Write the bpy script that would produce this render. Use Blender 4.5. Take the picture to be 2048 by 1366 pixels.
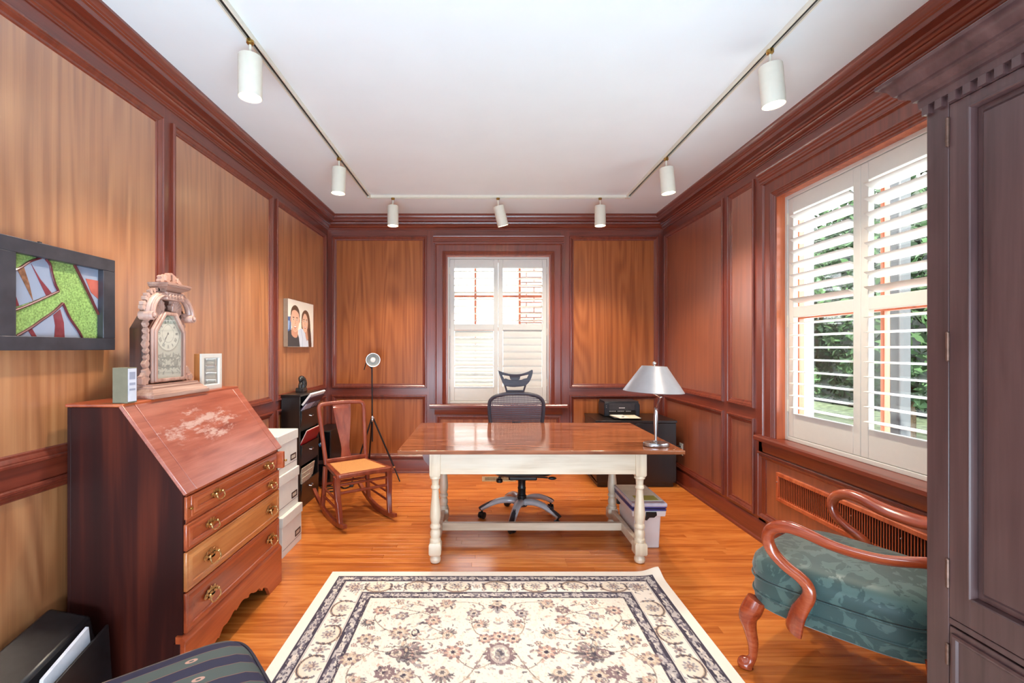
import bpy, bmesh, math, random
import numpy as np
from mathutils import Vector, Matrix
from mathutils.geometry import tessellate_polygon
random.seed(7); rng = np.random.default_rng(7)
SC = bpy.context.scene; COL = SC.collection
for o in list(bpy.data.objects): bpy.data.objects.remove(o)
PI = math.pi
def L(r, g=None, b=None):
    if g is None: r, g, b = r
    return tuple((c/255/12.92 if c/255 <= .04045 else ((c/255+.055)/1.055)**2.4) for c in (r, g, b))

# ---------------------------------------------------------------- camera, world, sun, exposure
cam = bpy.data.objects.new('camera', bpy.data.cameras.new('camera')); COL.objects.link(cam)
cam.location = (0, 0, 1.36); cam.rotation_euler = (PI/2, 0, 0)
cam.data.sensor_width = 36; cam.data.lens = 16.523
cam.data.shift_x = .0283; cam.data.shift_y = .0068; cam.data.clip_start = .02
SC.camera = cam
W = bpy.data.worlds.new('sky'); SC.world = W; W.use_nodes = True
bg = W.node_tree.nodes['Background']; bg.inputs[0].default_value = (.84, .92, 1, 1); bg.inputs[1].default_value = 5
sun = bpy.data.objects.new('sun', bpy.data.lights.new('sun', 'SUN')); COL.objects.link(sun)
sun.data.energy = 19; sun.data.angle = .01; sun.data.color = (1, .95, .86)
sun.rotation_euler = Vector((.36, .62, -.70)).to_track_quat('-Z', 'Y').to_euler()
def portal(name, loc, d, sx, sy):
    l = bpy.data.lights.new(name, 'AREA'); l.shape = 'RECTANGLE'; l.size = sx; l.size_y = sy; l.cycles.is_portal = True
    o = bpy.data.objects.new(name, l); COL.objects.link(o); o.location = loc
    o.rotation_euler = Vector(d).to_track_quat('-Z', 'Z').to_euler()
portal('portal_right', (2.19, 2.527, 1.56), (-1, 0, 0), 1.26, 1.64)
portal('portal_back', (.169, 5.36, 1.56), (0, -1, 0), 1.14, 1.64)
up = bpy.data.objects.new('room_uplight', bpy.data.lights.new('room_uplight', 'AREA')); COL.objects.link(up)
up.data.shape = 'RECTANGLE'; up.data.size = 3.0; up.data.size_y = 1.0; up.data.energy = 104; up.data.color = (.62, .83, 1)
up.location = (.13, -.85, .55); up.rotation_euler = (PI-.64, 0, 0)  # unseen fill light added behind the camera to brighten the ceiling
vs = SC.view_settings; vs.view_transform = 'Standard'; vs.look = 'None'; vs.gamma = 1; vs.use_curve_mapping = False
vs.exposure = 1.25
try:
    SC.cycles.use_denoising = True; SC.cycles.max_bounces = 10; SC.cycles.diffuse_bounces = 5; SC.cycles.transparent_max_bounces = 24
    SC.cycles.sample_clamp_indirect = 6
except Exception: pass

# ---------------------------------------------------------------- node helpers and materials
def nmat(name):
    m = bpy.data.materials.new(name); m.use_nodes = True
    nt = m.node_tree; b = nt.nodes['Principled BSDF']
    return m, nt, b
def N(nt, t, **k):
    n = nt.nodes.new(t)
    for a, v in k.items():
        if a.startswith('i_'):
            key = a[2:]; key = int(key) if key.isdigit() else key.replace('_', ' ')
            n.inputs[key].default_value = v
        else: setattr(n, a, v)
    return n
def ramp(nt, fac, stops):
    r = N(nt, 'ShaderNodeValToRGB'); e = r.color_ramp.elements
    while len(e) < len(stops): e.new(.5)
    for q, (p, c) in zip(e, stops): q.position = p; q.color = (*c, 1)
    nt.links.new(fac, r.inputs[0]); return r.outputs[0]
def plain(name, col, rough=.5, metal=0, noise=.06, scale=30, coat=0, bump=0, spec=.5):
    m, nt, b = nmat(name)
    tc = N(nt, 'ShaderNodeTexCoord'); nz = N(nt, 'ShaderNodeTexNoise', i_Scale=scale, i_Detail=3.0)
    nt.links.new(tc.outputs['Object'], nz.inputs['Vector'])
    lo = tuple(max(0, c*(1-noise*1.5)) for c in col); hi = tuple(c*(1+noise) for c in col)
    nt.links.new(ramp(nt, nz.outputs[0], [(.3, lo), (.7, hi)]), b.inputs['Base Color'])
    b.inputs['Roughness'].default_value = rough; b.inputs['Metallic'].default_value = metal
    b.inputs['Coat Weight'].default_value = coat; b.inputs['Specular IOR Level'].default_value = spec
    if bump:
        bp = N(nt, 'ShaderNodeBump', i_Strength=bump, i_Distance=.002); nt.links.new(nz.outputs[0], bp.inputs['Height'])
        nt.links.new(bp.outputs[0], b.inputs['Normal'])
    return m
def wood(name, dark, mid, light, axis='z', across=16, along=1.1, rough=.33, coat=0, cior=1.6, crough=.26, fig=.35, bump=.05, rand=0, distort=.6, spec=.8):
    m, nt, b = nmat(name); ln = nt.links.new
    tc = N(nt, 'ShaderNodeTexCoord'); v = tc.outputs['Object']
    if rand:
        oi = N(nt, 'ShaderNodeObjectInfo'); mu = N(nt, 'ShaderNodeVectorMath', operation='MULTIPLY', i_1=(17.3, 9.1, 5.7))
        cx = N(nt, 'ShaderNodeCombineXYZ')
        for k in range(3): ln(oi.outputs['Random'], cx.inputs[k])
        ln(cx.outputs[0], mu.inputs[0]); ad = N(nt, 'ShaderNodeVectorMath', operation='ADD'); ln(v, ad.inputs[0]); ln(mu.outputs[0], ad.inputs[1]); v = ad.outputs[0]
    sc = [across]*3; sc['xyz'.index(axis)] = along
    mp = N(nt, 'ShaderNodeMapping', i_Scale=tuple(sc)); ln(v, mp.inputs[0])
    n1 = N(nt, 'ShaderNodeTexNoise', i_Scale=1.0, i_Detail=5.0, i_Roughness=.6, i_Distortion=distort); ln(mp.outputs[0], n1.inputs['Vector'])
    sc2 = [across*7]*3; sc2['xyz'.index(axis)] = along*3
    mp2 = N(nt, 'ShaderNodeMapping', i_Scale=tuple(sc2)); ln(v, mp2.inputs[0])
    n2 = N(nt, 'ShaderNodeTexNoise', i_Scale=1.0, i_Detail=3.0); ln(mp2.outputs[0], n2.inputs['Vector'])
    sc3 = [across*.16]*3; sc3['xyz'.index(axis)] = along*.55
    mp3 = N(nt, 'ShaderNodeMapping', i_Scale=tuple(sc3)); ln(v, mp3.inputs[0])
    n3 = N(nt, 'ShaderNodeTexNoise', i_Scale=1.0, i_Detail=1.5, i_Distortion=.5); ln(mp3.outputs[0], n3.inputs['Vector'])
    s = N(nt, 'ShaderNodeMath', operation='MULTIPLY', i_1=70.0); ln(n3.outputs[0], s.inputs[0])
    si = N(nt, 'ShaderNodeMath', operation='SINE'); ln(s.outputs[0], si.inputs[0])
    a1 = N(nt, 'ShaderNodeMath', operation='MULTIPLY_ADD', i_1=.13*fig); ln(si.outputs[0], a1.inputs[0]); ln(n1.outputs[0], a1.inputs[2])
    a2 = N(nt, 'ShaderNodeMath', operation='MULTIPLY_ADD', i_1=.3); ln(n2.outputs[0], a2.inputs[0]); ln(a1.outputs[0], a2.inputs[2])
    h = a2.outputs[0]
    if rand:
        oi2 = N(nt, 'ShaderNodeMath', operation='MULTIPLY_ADD', i_1=rand); ln(oi.outputs['Random'], oi2.inputs[0]); ln(h, oi2.inputs[2])
        sb = N(nt, 'ShaderNodeMath', operation='SUBTRACT', i_1=rand/2); ln(oi2.outputs[0], sb.inputs[0]); h2 = sb.outputs[0]
    else: h2 = h
    ln(ramp(nt, h2, [(.42, dark), (.65, mid), (.9, light)]), b.inputs['Base Color'])
    b.inputs['Roughness'].default_value = rough; b.inputs['Coat Weight'].default_value = coat; b.inputs['Coat IOR'].default_value = cior; b.inputs['Coat Roughness'].default_value = crough
    b.inputs['Specular IOR Level'].default_value = spec
    if bump:
        bp = N(nt, 'ShaderNodeBump', i_Strength=bump, i_Distance=.002); ln(h, bp.inputs['Height']); ln(bp.outputs[0], b.inputs['Normal'])
    return m
def vcol(name, rough=.6, bump=0, coat=0):
    m, nt, b = nmat(name)
    a = N(nt, 'ShaderNodeAttribute', attribute_name='print'); nt.links.new(a.outputs['Color'], b.inputs['Base Color'])
    b.inputs['Roughness'].default_value = rough; b.inputs['Coat Weight'].default_value = coat
    if bump:
        tc = N(nt, 'ShaderNodeTexCoord'); nz = N(nt, 'ShaderNodeTexNoise', i_Scale=350.0, i_Detail=2.0); nt.links.new(tc.outputs['Object'], nz.inputs['Vector'])
        bp = N(nt, 'ShaderNodeBump', i_Strength=bump, i_Distance=.004); nt.links.new(nz.outputs[0], bp.inputs['Height']); nt.links.new(bp.outputs[0], b.inputs['Normal'])
    return m
def emit(name, col, s):
    m, nt, b = nmat(name); b.inputs['Base Color'].default_value = (*col, 1)
    b.inputs['Emission Color'].default_value = (*col, 1); b.inputs['Emission Strength'].default_value = s
    return m
def glassy(name, tint=(1, 1, 1), rough=.02, ior=1.45, extra=0.0):
    m, nt, b = nmat(name); nt.nodes.remove(b); out = nt.nodes['Material Output']
    t = N(nt, 'ShaderNodeBsdfTransparent', i_Color=(*tint, 1)); g = N(nt, 'ShaderNodeBsdfGlossy', i_Roughness=rough)
    f = N(nt, 'ShaderNodeLayerWeight', i_Blend=.5); mx = N(nt, 'ShaderNodeMixShader')
    pw = N(nt, 'ShaderNodeMath', operation='POWER', i_1=5.0); nt.links.new(f.outputs['Facing'], pw.inputs[0])
    ad = N(nt, 'ShaderNodeMath', operation='MULTIPLY_ADD', use_clamp=True, i_1=.9, i_2=.03+extra); nt.links.new(pw.outputs[0], ad.inputs[0])
    nt.links.new(ad.outputs[0], mx.inputs[0]); nt.links.new(t.outputs[0], mx.inputs[1]); nt.links.new(g.outputs[0], mx.inputs[2]); nt.links.new(mx.outputs[0], out.inputs[0])
    return m
M = {}
M['panel_left'] = wood('veneer_golden', L(156, 94, 50), L(182, 118, 70), L(198, 138, 88), rough=.34, coat=1, cior=2.4, crough=.38, fig=.85, across=24, along=.6)  # golden veneer, paled further: window light put into the colour
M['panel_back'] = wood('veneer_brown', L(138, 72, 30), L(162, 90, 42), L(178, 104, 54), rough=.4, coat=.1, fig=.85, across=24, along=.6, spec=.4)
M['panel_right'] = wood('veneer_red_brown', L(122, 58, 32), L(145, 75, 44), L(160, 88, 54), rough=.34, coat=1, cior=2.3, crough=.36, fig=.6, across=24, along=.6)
M['trim_z'] = wood('mahogany_upright', L(98, 36, 22), L(118, 48, 30), L(132, 58, 38), rough=.34, coat=.4, across=26, fig=.15)
M['trim_x'] = wood('mahogany_cross', L(98, 36, 22), L(118, 48, 30), L(132, 58, 38), axis='x', across=26, rough=.34, coat=.4, fig=.15)
M['trim_y'] = wood('mahogany_along', L(98, 36, 22), L(118, 48, 30), L(132, 58, 38), axis='y', across=26, rough=.34, coat=.4, fig=.15)
M['oak'] = wood('oak_floor_board', L(176, 92, 34), L(204, 116, 48), L(220, 136, 64), axis='x', across=30, along=1.6, rough=.26, fig=.55, bump=.04, rand=.3)
M['under'] = plain('subfloor_brown', L(70, 38, 16), .7)
M['ceiling'] = plain('ceiling_white_paint', L(230, 236, 238), .8, noise=.01, scale=4)
M['shutter'] = plain('shutter_white_paint', L(214, 213, 206), .35, noise=.01)
M['cream_metal'] = plain('cream_enamel', L(226, 220, 204), .4, noise=.02)
M['brass'] = plain('aged_brass', L(186, 150, 84), .28, 1, .2, 60)
M['pullbrass'] = plain('antique_brass', L(206, 172, 120), .34, 1, .25, 90)
M['bronze'] = plain('dull_bronze', L(120, 92, 80), .4, .8, .2, 60)
M['steel'] = plain('brushed_steel', L(190, 190, 192), .3, 1, .06, 80)
M['chrome'] = plain('chrome', L(225, 225, 228), .08, 1, .02)
M['black'] = plain('black_satin', L(22, 20, 20), .35, noise=.2)
M['blackwood'] = wood('black_brown_veneer', L(14, 11, 10), L(24, 19, 18), L(34, 28, 26), rough=.3, fig=.2)
M['dkplastic'] = plain('charcoal_plastic', L(52, 50, 56), .45, noise=.1)
M['sash'] = wood('orange_stained_sash', L(160, 72, 36), L(196, 100, 60), L(214, 124, 80), rough=.35)
M['glass'] = glassy('window_glass')
M['void'] = plain('recess_shade', L(14, 8, 6), .9)  # near-black colour stands for the shade inside openings

# ---------------------------------------------------------------- mesh helpers
OFF = {}
class MB:
    def __init__(s, xf=None): s.v = []; s.f = []; s.mi = []; s.cur = 0; s.xf = xf
    def add(s, vs_, fs):
        o = len(s.v)
        s.v += [s.xf(*p) for p in vs_] if s.xf else [tuple(p) for p in vs_]
        s.f += [tuple(i+o for i in q) for q in fs]; s.mi += [s.cur]*len(fs); return s
    def box(s, x0, x1, y0, y1, z0, z1):
        return s.add([(x, y, z) for x in (x0, x1) for y in (y0, y1) for z in (z0, z1)],
                     [(0, 1, 3, 2), (4, 6, 7, 5), (0, 4, 5, 1), (2, 3, 7, 6), (0, 2, 6, 4), (1, 5, 7, 3)])
    def hexa(s, bot, top):
        return s.add(list(bot)+list(top), [(3, 2, 1, 0), (4, 5, 6, 7), (0, 1, 5, 4), (1, 2, 6, 5), (2, 3, 7, 6), (3, 0, 4, 7)])
    def prism(s, poly, c0, c1, plane='xy', holes=()):
        P = {'xy': lambda a, b, c: (a, b, c), 'xz': lambda a, b, c: (a, c, b), 'yz': lambda a, b, c: (c, a, b)}[plane]
        loops = [list(poly)]+[list(h) for h in holes]; flat = [p for l in loops for p in l]; n = len(flat)
        vs_ = [P(a, b, c0) for a, b in flat]+[P(a, b, c1) for a, b in flat]
        tri = tessellate_polygon([[Vector((a, b, 0)) for a, b in l] for l in loops]) if (holes or len(poly) > 4) else [tuple(range(len(poly)))]
        fs = [tuple(t) for t in tri]+[tuple(i+n for i in reversed(t)) for t in tri]
        st = 0
        for l in loops:
            k = len(l)
            for i in range(k): a = st+i; b = st+(i+1) % k; fs.append((a, b, b+n, a+n))
            st += k
        return s.add(vs_, fs)
    def loft(s, rings, cap=True, closed=False):
        n = len(rings[0]); vs_ = [p for r in rings for p in r]; fs = []; m = len(rings)
        for i in range(m if closed else m-1):
            for j in range(n):
                a = i*n+j; b = i*n+(j+1) % n; c = ((i+1) % m)*n+(j+1) % n; d = ((i+1) % m)*n+j
                fs.append((a, b, c, d))
        if cap and not closed: fs += [tuple(reversed(range(n))), tuple(range((m-1)*n, m*n))]
        return s.add(vs_, fs)
    def lathe(s, prof, c=(0, 0, 0), n=24, axis='z', sx=1, sy=1):
        rings = []
        for r, z in prof:
            r = max(r, 1e-4); rg = []
            for k in range(n):
                a = 2*PI*k/n; p, q = r*math.cos(a)*sx, r*math.sin(a)*sy
                d = {'z': (p, q, z), 'x': (z, p, q), 'y': (p, z, q)}[axis]
                rg.append((c[0]+d[0], c[1]+d[1], c[2]+d[2]))
            rings.append(rg)
        return s.loft(rings)
    def tube(s, pts, r, n=10, up=(0, 0, 1), sect=None, closed=False):
        pts = [Vector(p) for p in pts]; m = len(pts); rings = []; u = Vector(up)
        for i, p in enumerate(pts):
            if closed: t = pts[(i+1) % m]-pts[i-1]
            else: t = pts[min(i+1, m-1)]-pts[max(i-1, 0)]
            t.normalize()
            if abs(t.dot(u)) > .985: u = Vector((0, 1, 0)) if abs(t.y) < .9 else Vector((1, 0, 0))
            a = u.cross(t).normalized(); b = t.cross(a).normalized(); u = b if not sect else u
            rr = r[i] if isinstance(r, (list, tuple)) and not (isinstance(r, tuple) and len(r) == 2 and not isinstance(r[0], tuple)) else r
            ra, rb = rr if isinstance(rr, tuple) else (rr, rr)
            if sect == 'rect':
                rings.append([tuple(p+a*x*ra+b*y*rb) for x, y in ((-1, -.8), (-.8, -1), (.8, -1), (1, -.8), (1, .8), (.8, 1), (-.8, 1), (-1, .8))])
            else:
                rings.append([tuple(p+a*ra*math.cos(2*PI*k/n)+b*rb*math.sin(2*PI*k/n)) for k in range(n)])
        return s.loft(rings, closed=closed)
    def ball(s, c, r, sx=1, sy=1, sz=1, n=16, m=10):
        return s.loft([[(c[0]+r*sx*max(math.sin(PI*i/m), .003)*math.cos(2*PI*k/n), c[1]+r*sy*max(math.sin(PI*i/m), .003)*math.sin(2*PI*k/n), c[2]-r*sz*math.cos(PI*i/m)) for k in range(n)] for i in range(m+1)])
    def mold(s, u0, u1, h0, h1, prof):
        """mitred moulding round a rectangle in (u, w, h); prof = (inward distance, proud)"""
        n = len(prof); vs_ = []
        for cu, ch, su, sh in ((u0, h0, 1, 1), (u1, h0, -1, 1), (u1, h1, -1, -1), (u0, h1, 1, -1)):
            vs_ += [(cu+su*t, w, ch+sh*t) for t, w in prof]
        fs = [(i*n+j, ((i+1) % 4)*n+j, ((i+1) % 4)*n+(j+1) % n, i*n+(j+1) % n) for i in range(4) for j in range(n)]
        return s.add(vs_, fs)
    def mold3(s, u0, u1, h0, h1, prof):
        vs_ = []; n = len(prof)
        for cu, ch, su, sh in ((u0, h0, 1, 0), (u0, h1, 1, -1), (u1, h1, -1, -1), (u1, h0, -1, 0)): vs_ += [(cu+su*t, w, ch+sh*t) for t, w in prof]
        return s.add(vs_, [(i*n+j, (i+1)*n+j, (i+1)*n+(j+1) % n, i*n+(j+1) % n) for i in range(3) for j in range(n)]+[tuple(range(n)), tuple(range(3*n, 4*n))])
    def run(s, prof, u0, u1, m0=0, m1=0):
        """moulding along u; prof = (proud, h); m0, m1 = mitre factors at the ends"""
        return s.loft([[(u0+m0*w, w, h) for w, h in prof], [(u1+m1*w, w, h) for w, h in prof]])
    def grid(s, fn, nu, nv):
        return s.add([fn(i, j) for j in range(nv) for i in range(nu)], [(j*nu+i, j*nu+i+1, (j+1)*nu+i+1, (j+1)*nu+i) for j in range(nv-1) for i in range(nu-1)])
    def build(s, name, mat, parent=None, bevel=0, seg=2, smooth=38, local=False, at=None, fix=True, sub=0):
        off = Vector(at) if at else (Vector((0, 0, 0)) if (local or not parent) else OFF[parent])
        me = bpy.data.meshes.new(name)
        me.from_pydata([(p[0]-off[0], p[1]-off[1], p[2]-off[2]) for p in s.v], [], s.f)
        for m in (mat if isinstance(mat, list) else [mat]): me.materials.append(m)
        if isinstance(mat, list): me.polygons.foreach_set('material_index', s.mi)
        if fix:
            bm = bmesh.new(); bm.from_mesh(me); bmesh.ops.recalc_face_normals(bm, faces=bm.faces); bm.to_mesh(me); bm.free()
        if smooth:
            me.polygons.foreach_set('use_smooth', [True]*len(me.polygons)); me.set_sharp_from_angle(angle=math.radians(smooth))
        o = bpy.data.objects.new(name, me); COL.objects.link(o)
        if parent: o.parent = parent; OFF[o] = OFF[parent]
        else: o.location = off; OFF[o] = off
        if bevel:
            b = o.modifiers.new('bevel', 'BEVEL'); b.width = bevel; b.segments = seg; b.limit_method = 'ANGLE'; b.angle_limit = .6
        if sub:
            d = o.modifiers.new('subdivision', 'SUBSURF'); d.levels = sub; d.render_levels = sub
        return o
def tag(o, label=None, cat=None, group=None, kind=None):
    for k, v in (('label', label), ('category', cat), ('group', group), ('kind', kind)):
        if v: o[k] = v
    return o
def thing(name, label, cat, loc=(0, 0, 0), rz=0, group=None, kind=None):
    o = bpy.data.objects.new(name, None); COL.objects.link(o); o.location = loc; o.rotation_euler.z = rz; o.empty_display_size = .05
    OFF[o] = Vector(loc); return tag(o, label, cat, group, kind)
def bx(name, mat, parent, *b, bevel=.002, **k): return MB().box(*b).build(name, mat, parent, bevel=bevel, **k)
def copy_part(o, parent, shift=None):
    c = o.copy(); COL.objects.link(c); c.parent = parent; OFF[c] = OFF[parent]
    if shift: c.location = Vector(o.location)+Vector(shift)
    for ch in list(o.children): copy_part(ch, c)
    return c
def spline(pts, n=6):
    """Catmull-Rom through points of any dimension"""
    out = []; P = [np.array(p, float) for p in pts]; P = [2*P[0]-P[1]]+P+[2*P[-1]-P[-2]]
    for i in range(1, len(P)-2):
        for k in range(n):
            t = k/n; a, b, c, d = P[i-1], P[i], P[i+1], P[i+2]
            out.append(tuple(.5*(2*b+(c-a)*t+(2*a-5*b+4*c-d)*t*t+(3*b-a-3*c+d)*t**3)))
    out.append(tuple(P[-2])); return out

# ---------------------------------------------------------------- flat prints painted point by point into a mesh
class Print:
    def __init__(s, xs, ys, col):
        s.x = np.asarray(xs, float); s.y = np.asarray(ys, float); s.X, s.Y = np.meshgrid(s.x, s.y)
        s.c = np.ones((len(s.y), len(s.x), 3))*np.array(L(col))
    def win(s, x0, x1, y0, y1):
        return (slice(np.searchsorted(s.y, y0), np.searchsorted(s.y, y1, 'right')), slice(np.searchsorted(s.x, x0), np.searchsorted(s.x, x1, 'right')))
    def put(s, w, mask, col, a=1.0):
        if np.isscalar(mask): return
        m = (mask.astype(float)*a)[..., None]; s.c[w] = s.c[w]*(1-m)+np.array(L(col))*m
    def ell(s, cx, cy, rx, ry, col, a=1, rot=0, ring=0):
        R = max(rx, ry); w = s.win(cx-R, cx+R, cy-R, cy+R); dx = s.X[w]-cx; dy = s.Y[w]-cy
        c, q = math.cos(rot), math.sin(rot); u = (dx*c+dy*q)/rx; v = (-dx*q+dy*c)/ry; d = u*u+v*v
        s.put(w, (d < 1) & (d > (1-ring)**2 if ring else True), col, a)
    def flower(s, cx, cy, r, n, col, a=1, rot=0, depth=.35, sy=1):
        w = s.win(cx-r*1.1, cx+r*1.1, cy-r*1.1, cy+r*1.1); dx = s.X[w]-cx; dy = (s.Y[w]-cy)/sy
        s.put(w, np.hypot(dx, dy) < r*(1-depth*(.5-.5*np.cos(n*(np.arctan2(dy, dx)-rot)))), col, a)
    def poly(s, pts, col, a=1):
        p = np.array(pts); w = s.win(p[:, 0].min(), p[:, 0].max(), p[:, 1].min(), p[:, 1].max()); X, Y = s.X[w], s.Y[w]
        ins = np.zeros(X.shape, bool)
        for i in range(len(p)):
            x1, y1 = p[i-1]; x2, y2 = p[i]
            if y1 == y2: continue
            ins ^= ((Y > y1) != (Y > y2)) & (X < (x2-x1)*(Y-y1)/(y2-y1)+x1)
        s.put(w, ins, col, a)
    def line(s, pts, r, col, a=1):
        for (x1, y1), (x2, y2) in zip(pts[:-1], pts[1:]):
            w = s.win(min(x1, x2)-r, max(x1, x2)+r, min(y1, y2)-r, max(y1, y2)+r); X, Y = s.X[w], s.Y[w]
            if X.size == 0: continue
            dx, dy = x2-x1, y2-y1; t = np.clip(((X-x1)*dx+(Y-y1)*dy)/(dx*dx+dy*dy+1e-12), 0, 1)
            s.put(w, np.hypot(X-x1-t*dx, Y-y1-t*dy) < r, col, a)
    def build(s, name, fn, mat, parent=None, local=False, at=None):
        off = np.array(at if at else ((0, 0, 0) if (local or not parent) else OFF[parent]))
        nx, ny = len(s.x), len(s.y); V = np.stack(fn(s.X, s.Y), -1).reshape(-1, 3)-off
        idx = np.arange(nx*ny).reshape(ny, nx); F = np.stack([idx[:-1, :-1], idx[:-1, 1:], idx[1:, 1:], idx[1:, :-1]], -1).reshape(-1, 4)
        me = bpy.data.meshes.new(name); me.vertices.add(len(V)); me.vertices.foreach_set('co', V.astype(np.float32).ravel())
        me.loops.add(F.size); me.loops.foreach_set('vertex_index', F.astype(np.int32).ravel())
        me.polygons.add(len(F)); me.polygons.foreach_set('loop_start', np.arange(0, F.size, 4, dtype=np.int32)); me.update(calc_edges=True)
        a = me.attributes.new('print', 'FLOAT_COLOR', 'POINT')
        a.data.foreach_set('color', np.concatenate([s.c.reshape(-1, 3), np.ones((nx*ny, 1))], 1).astype(np.float32).ravel())
        me.materials.append(mat); o = bpy.data.objects.new(name, me); COL.objects.link(o)
        if parent: o.parent = parent; OFF[o] = OFF[parent]
        else: o.location = off; OFF[o] = Vector(off)
        return o
def blur_noise(shape, k, seed):
    r = np.random.default_rng(seed); a = r.random((shape[0]//k+3, shape[1]//k+3))
    yi = np.arange(shape[0])/k; xi = np.arange(shape[1])/k; y0 = yi.astype(int); x0 = xi.astype(int); fy = (yi-y0)[:, None]; fx = (xi-x0)[None]
    return (a[y0][:, x0]*(1-fy)*(1-fx)+a[y0+1][:, x0]*fy*(1-fx)+a[y0][:, x0+1]*(1-fy)*fx+a[y0+1][:, x0+1]*fy*fx)

# ================================================================ THE ROOM
XL, XR, YB, HC, YF = -1.711, 1.98, 5.155, 2.803, -1.2
left = lambda u, w, h: (XL+w, u, h)
right = lambda u, w, h: (XR-w, u, h)
back = lambda u, w, h: (u, YB-w, h)
W1 = (-.395, .733, .751, 2.375)          # back window opening u0,u1,h0,h1
W2 = (1.900, 3.154, .751, 2.375)         # right window opening

fl = MB().box(XL-.15, XR+.15, YF, YB+.15, -.12, -.014).build('floor', M['under']); tag(fl, kind='structure')
# oak strips laid across the room, each a board of its own
planks = {}
def plank(x0, x1, y0):
    n = max(1, round((x1-x0)/.2)); ln = n*.2
    key = round((x1-x0)*50)
    if key not in planks:
        w = (key/50)/2-.0004; b = .0008
        planks[key] = MB().hexa([(-w, .0003, -.014), (w, .0003, -.014), (w, .0567, -.014), (-w, .0567, -.014)],
                                [(-w, .0003, -b), (w, .0003, -b), (w, .0567, -b), (-w, .0567, -b)]).hexa(
                                [(-w, .0003, -b), (w, .0003, -b), (w, .0567, -b), (-w, .0567, -b)],
                                [(-w+b, .0003+b, 0), (w-b, .0003+b, 0), (w-b, .0567-b, 0), (-w+b, .0567-b, 0)])
        o = planks[key].build('plank', M['oak'], fl, smooth=0); planks[key] = o.data
    else:
        o = bpy.data.objects.new('plank', planks[key]); COL.objects.link(o); o.parent = fl; OFF[o] = OFF[fl]
    o.location = ((x0+x1)/2, y0, 0)
y = .42; k = 0
while y < YB:
    x = XL-.02; first = True
    while x < XR:
        ln = random.choice([.6, .9, 1.2, 1.5, 1.8, 2.1])+(random.random()*.4 if first else 0)
        ln = round(ln*50)/50; x1 = x+ln
        if XR+.02-x1 < .35: x1 = x+round((XR+.02-x)*50)/50
        if y > .9 or True: plank(x, x1, y)
        x = x1; first = False
    y += .057; k += 1
bx('plank', M['oak'], fl, XL, XR, YF, .42, -.014, 0, bevel=0)

ce = MB().box(XL-.15, XR+.15, YF, YB+.15, HC, HC+.12).build('ceiling', M['ceiling']); tag(ce, kind='structure')

MOLD = [(0, .004), (0, .023), (.005, .029), (.013, .029), (.017, .023), (.021, .0245), (.029, .019), (.035, .013), (.043, .011), (.05, .004), (.05, .001)]
CROWN = [(0, 2.803), (.131, 2.803), (.131, 2.791), (.123, 2.782), (.119, 2.768), (.112, 2.762), (.112, 2.757), (.104, 2.752), (.101, 2.733), (.104, 2.728), (.06, 2.726),
         (.056, 2.715), (.060, 2.708), (.060, 2.699), (.054, 2.693), (.045, 2.691), (.040, 2.682), (.030, 2.675), (.024, 2.672), (.024, 2.664), (.018, 2.659), (.018, 2.652), (0, 2.650)]
BASE = [(0, 0), (.036, 0), (.036, .008), (.033, .016), (.026, .021), (.022, .022), (.022, .128), (.019, .136), (.016, .142), (0, .146)]
def wall_part(xf, root):
    tz = M['trim_z']; hx = M['trim_x'] if xf is back else M['trim_y']
    def panel(u0, u1, h0, h1, pm):
        MB(xf).box(u0+.03, u1-.03, -.002, .006, h0+.03, h1-.03).build('panel', pm, root)
        MB(xf).mold(u0, u1, h0, h1, MOLD).build('panel_moulding', [tz, hx][0], root, smooth=30)
    def stile(u0, u1, h0=.14, h1=2.66): MB(xf).box(u0, u1, -.002, .012, h0, h1).build('stile', tz, root)
    def rail(u0, u1, h0, h1): MB(xf).box(u0, u1, -.002, .012, h0, h1).build('rail', hx, root)
    return panel, stile, rail
def slab(name, xf, u0, u1, hole=None):
    b = MB(xf)
    if hole:
        a0, a1, b0, b1 = hole[0]-.004, hole[1]+.004, hole[2]-.006, hole[3]+.004
        for r in ((u0, a0, 0, HC), (a1, u1, 0, HC), (a0, a1, 0, b0), (a0, a1, b1, HC)): b.box(r[0], r[1], -.15, 0, r[2], r[3])
    else: b.box(u0, u1, -.15, 0, 0, HC)
    o = b.build(name, M['trim_z'], smooth=0); return tag(o, kind='structure')
wf = MB().box(XL, XR, YF-.15, YF, 0, HC).build('wall_front', M['trim_z'], smooth=0); tag(wf, kind='structure')
wl = slab('wall_left', left, YF, YB+.15); wr = slab('wall_right', right, YF, YB+.15, W2); wb = slab('wall_back', back, XL, XR, W1)
# left wall
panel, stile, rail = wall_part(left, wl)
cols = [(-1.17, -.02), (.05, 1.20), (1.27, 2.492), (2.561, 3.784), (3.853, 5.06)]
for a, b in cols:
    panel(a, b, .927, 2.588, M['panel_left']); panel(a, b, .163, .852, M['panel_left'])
    rail(a, b, .852, .927); rail(a, b, 2.588, 2.66); rail(a, b, .14, .163)
for a, b in zip([-1.2]+[c[1] for c in cols], [c[0] for c in cols]+[YB]): stile(a, b)
# back wall
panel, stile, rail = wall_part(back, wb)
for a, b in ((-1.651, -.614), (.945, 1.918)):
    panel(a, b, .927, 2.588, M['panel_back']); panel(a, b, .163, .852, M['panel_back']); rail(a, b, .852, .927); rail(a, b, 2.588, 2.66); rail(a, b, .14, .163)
for a, b in ((XL, -1.651), (-.614, -.515), (.853, .945), (1.918, XR)): stile(a, b)
rail(-.515, .853, 2.50, 2.66); rail(-.515, .853, .631, .745); rail(-.515, .853, .14, .163); panel(-.515, .853, .163, .631, M['panel_back'])
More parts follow.
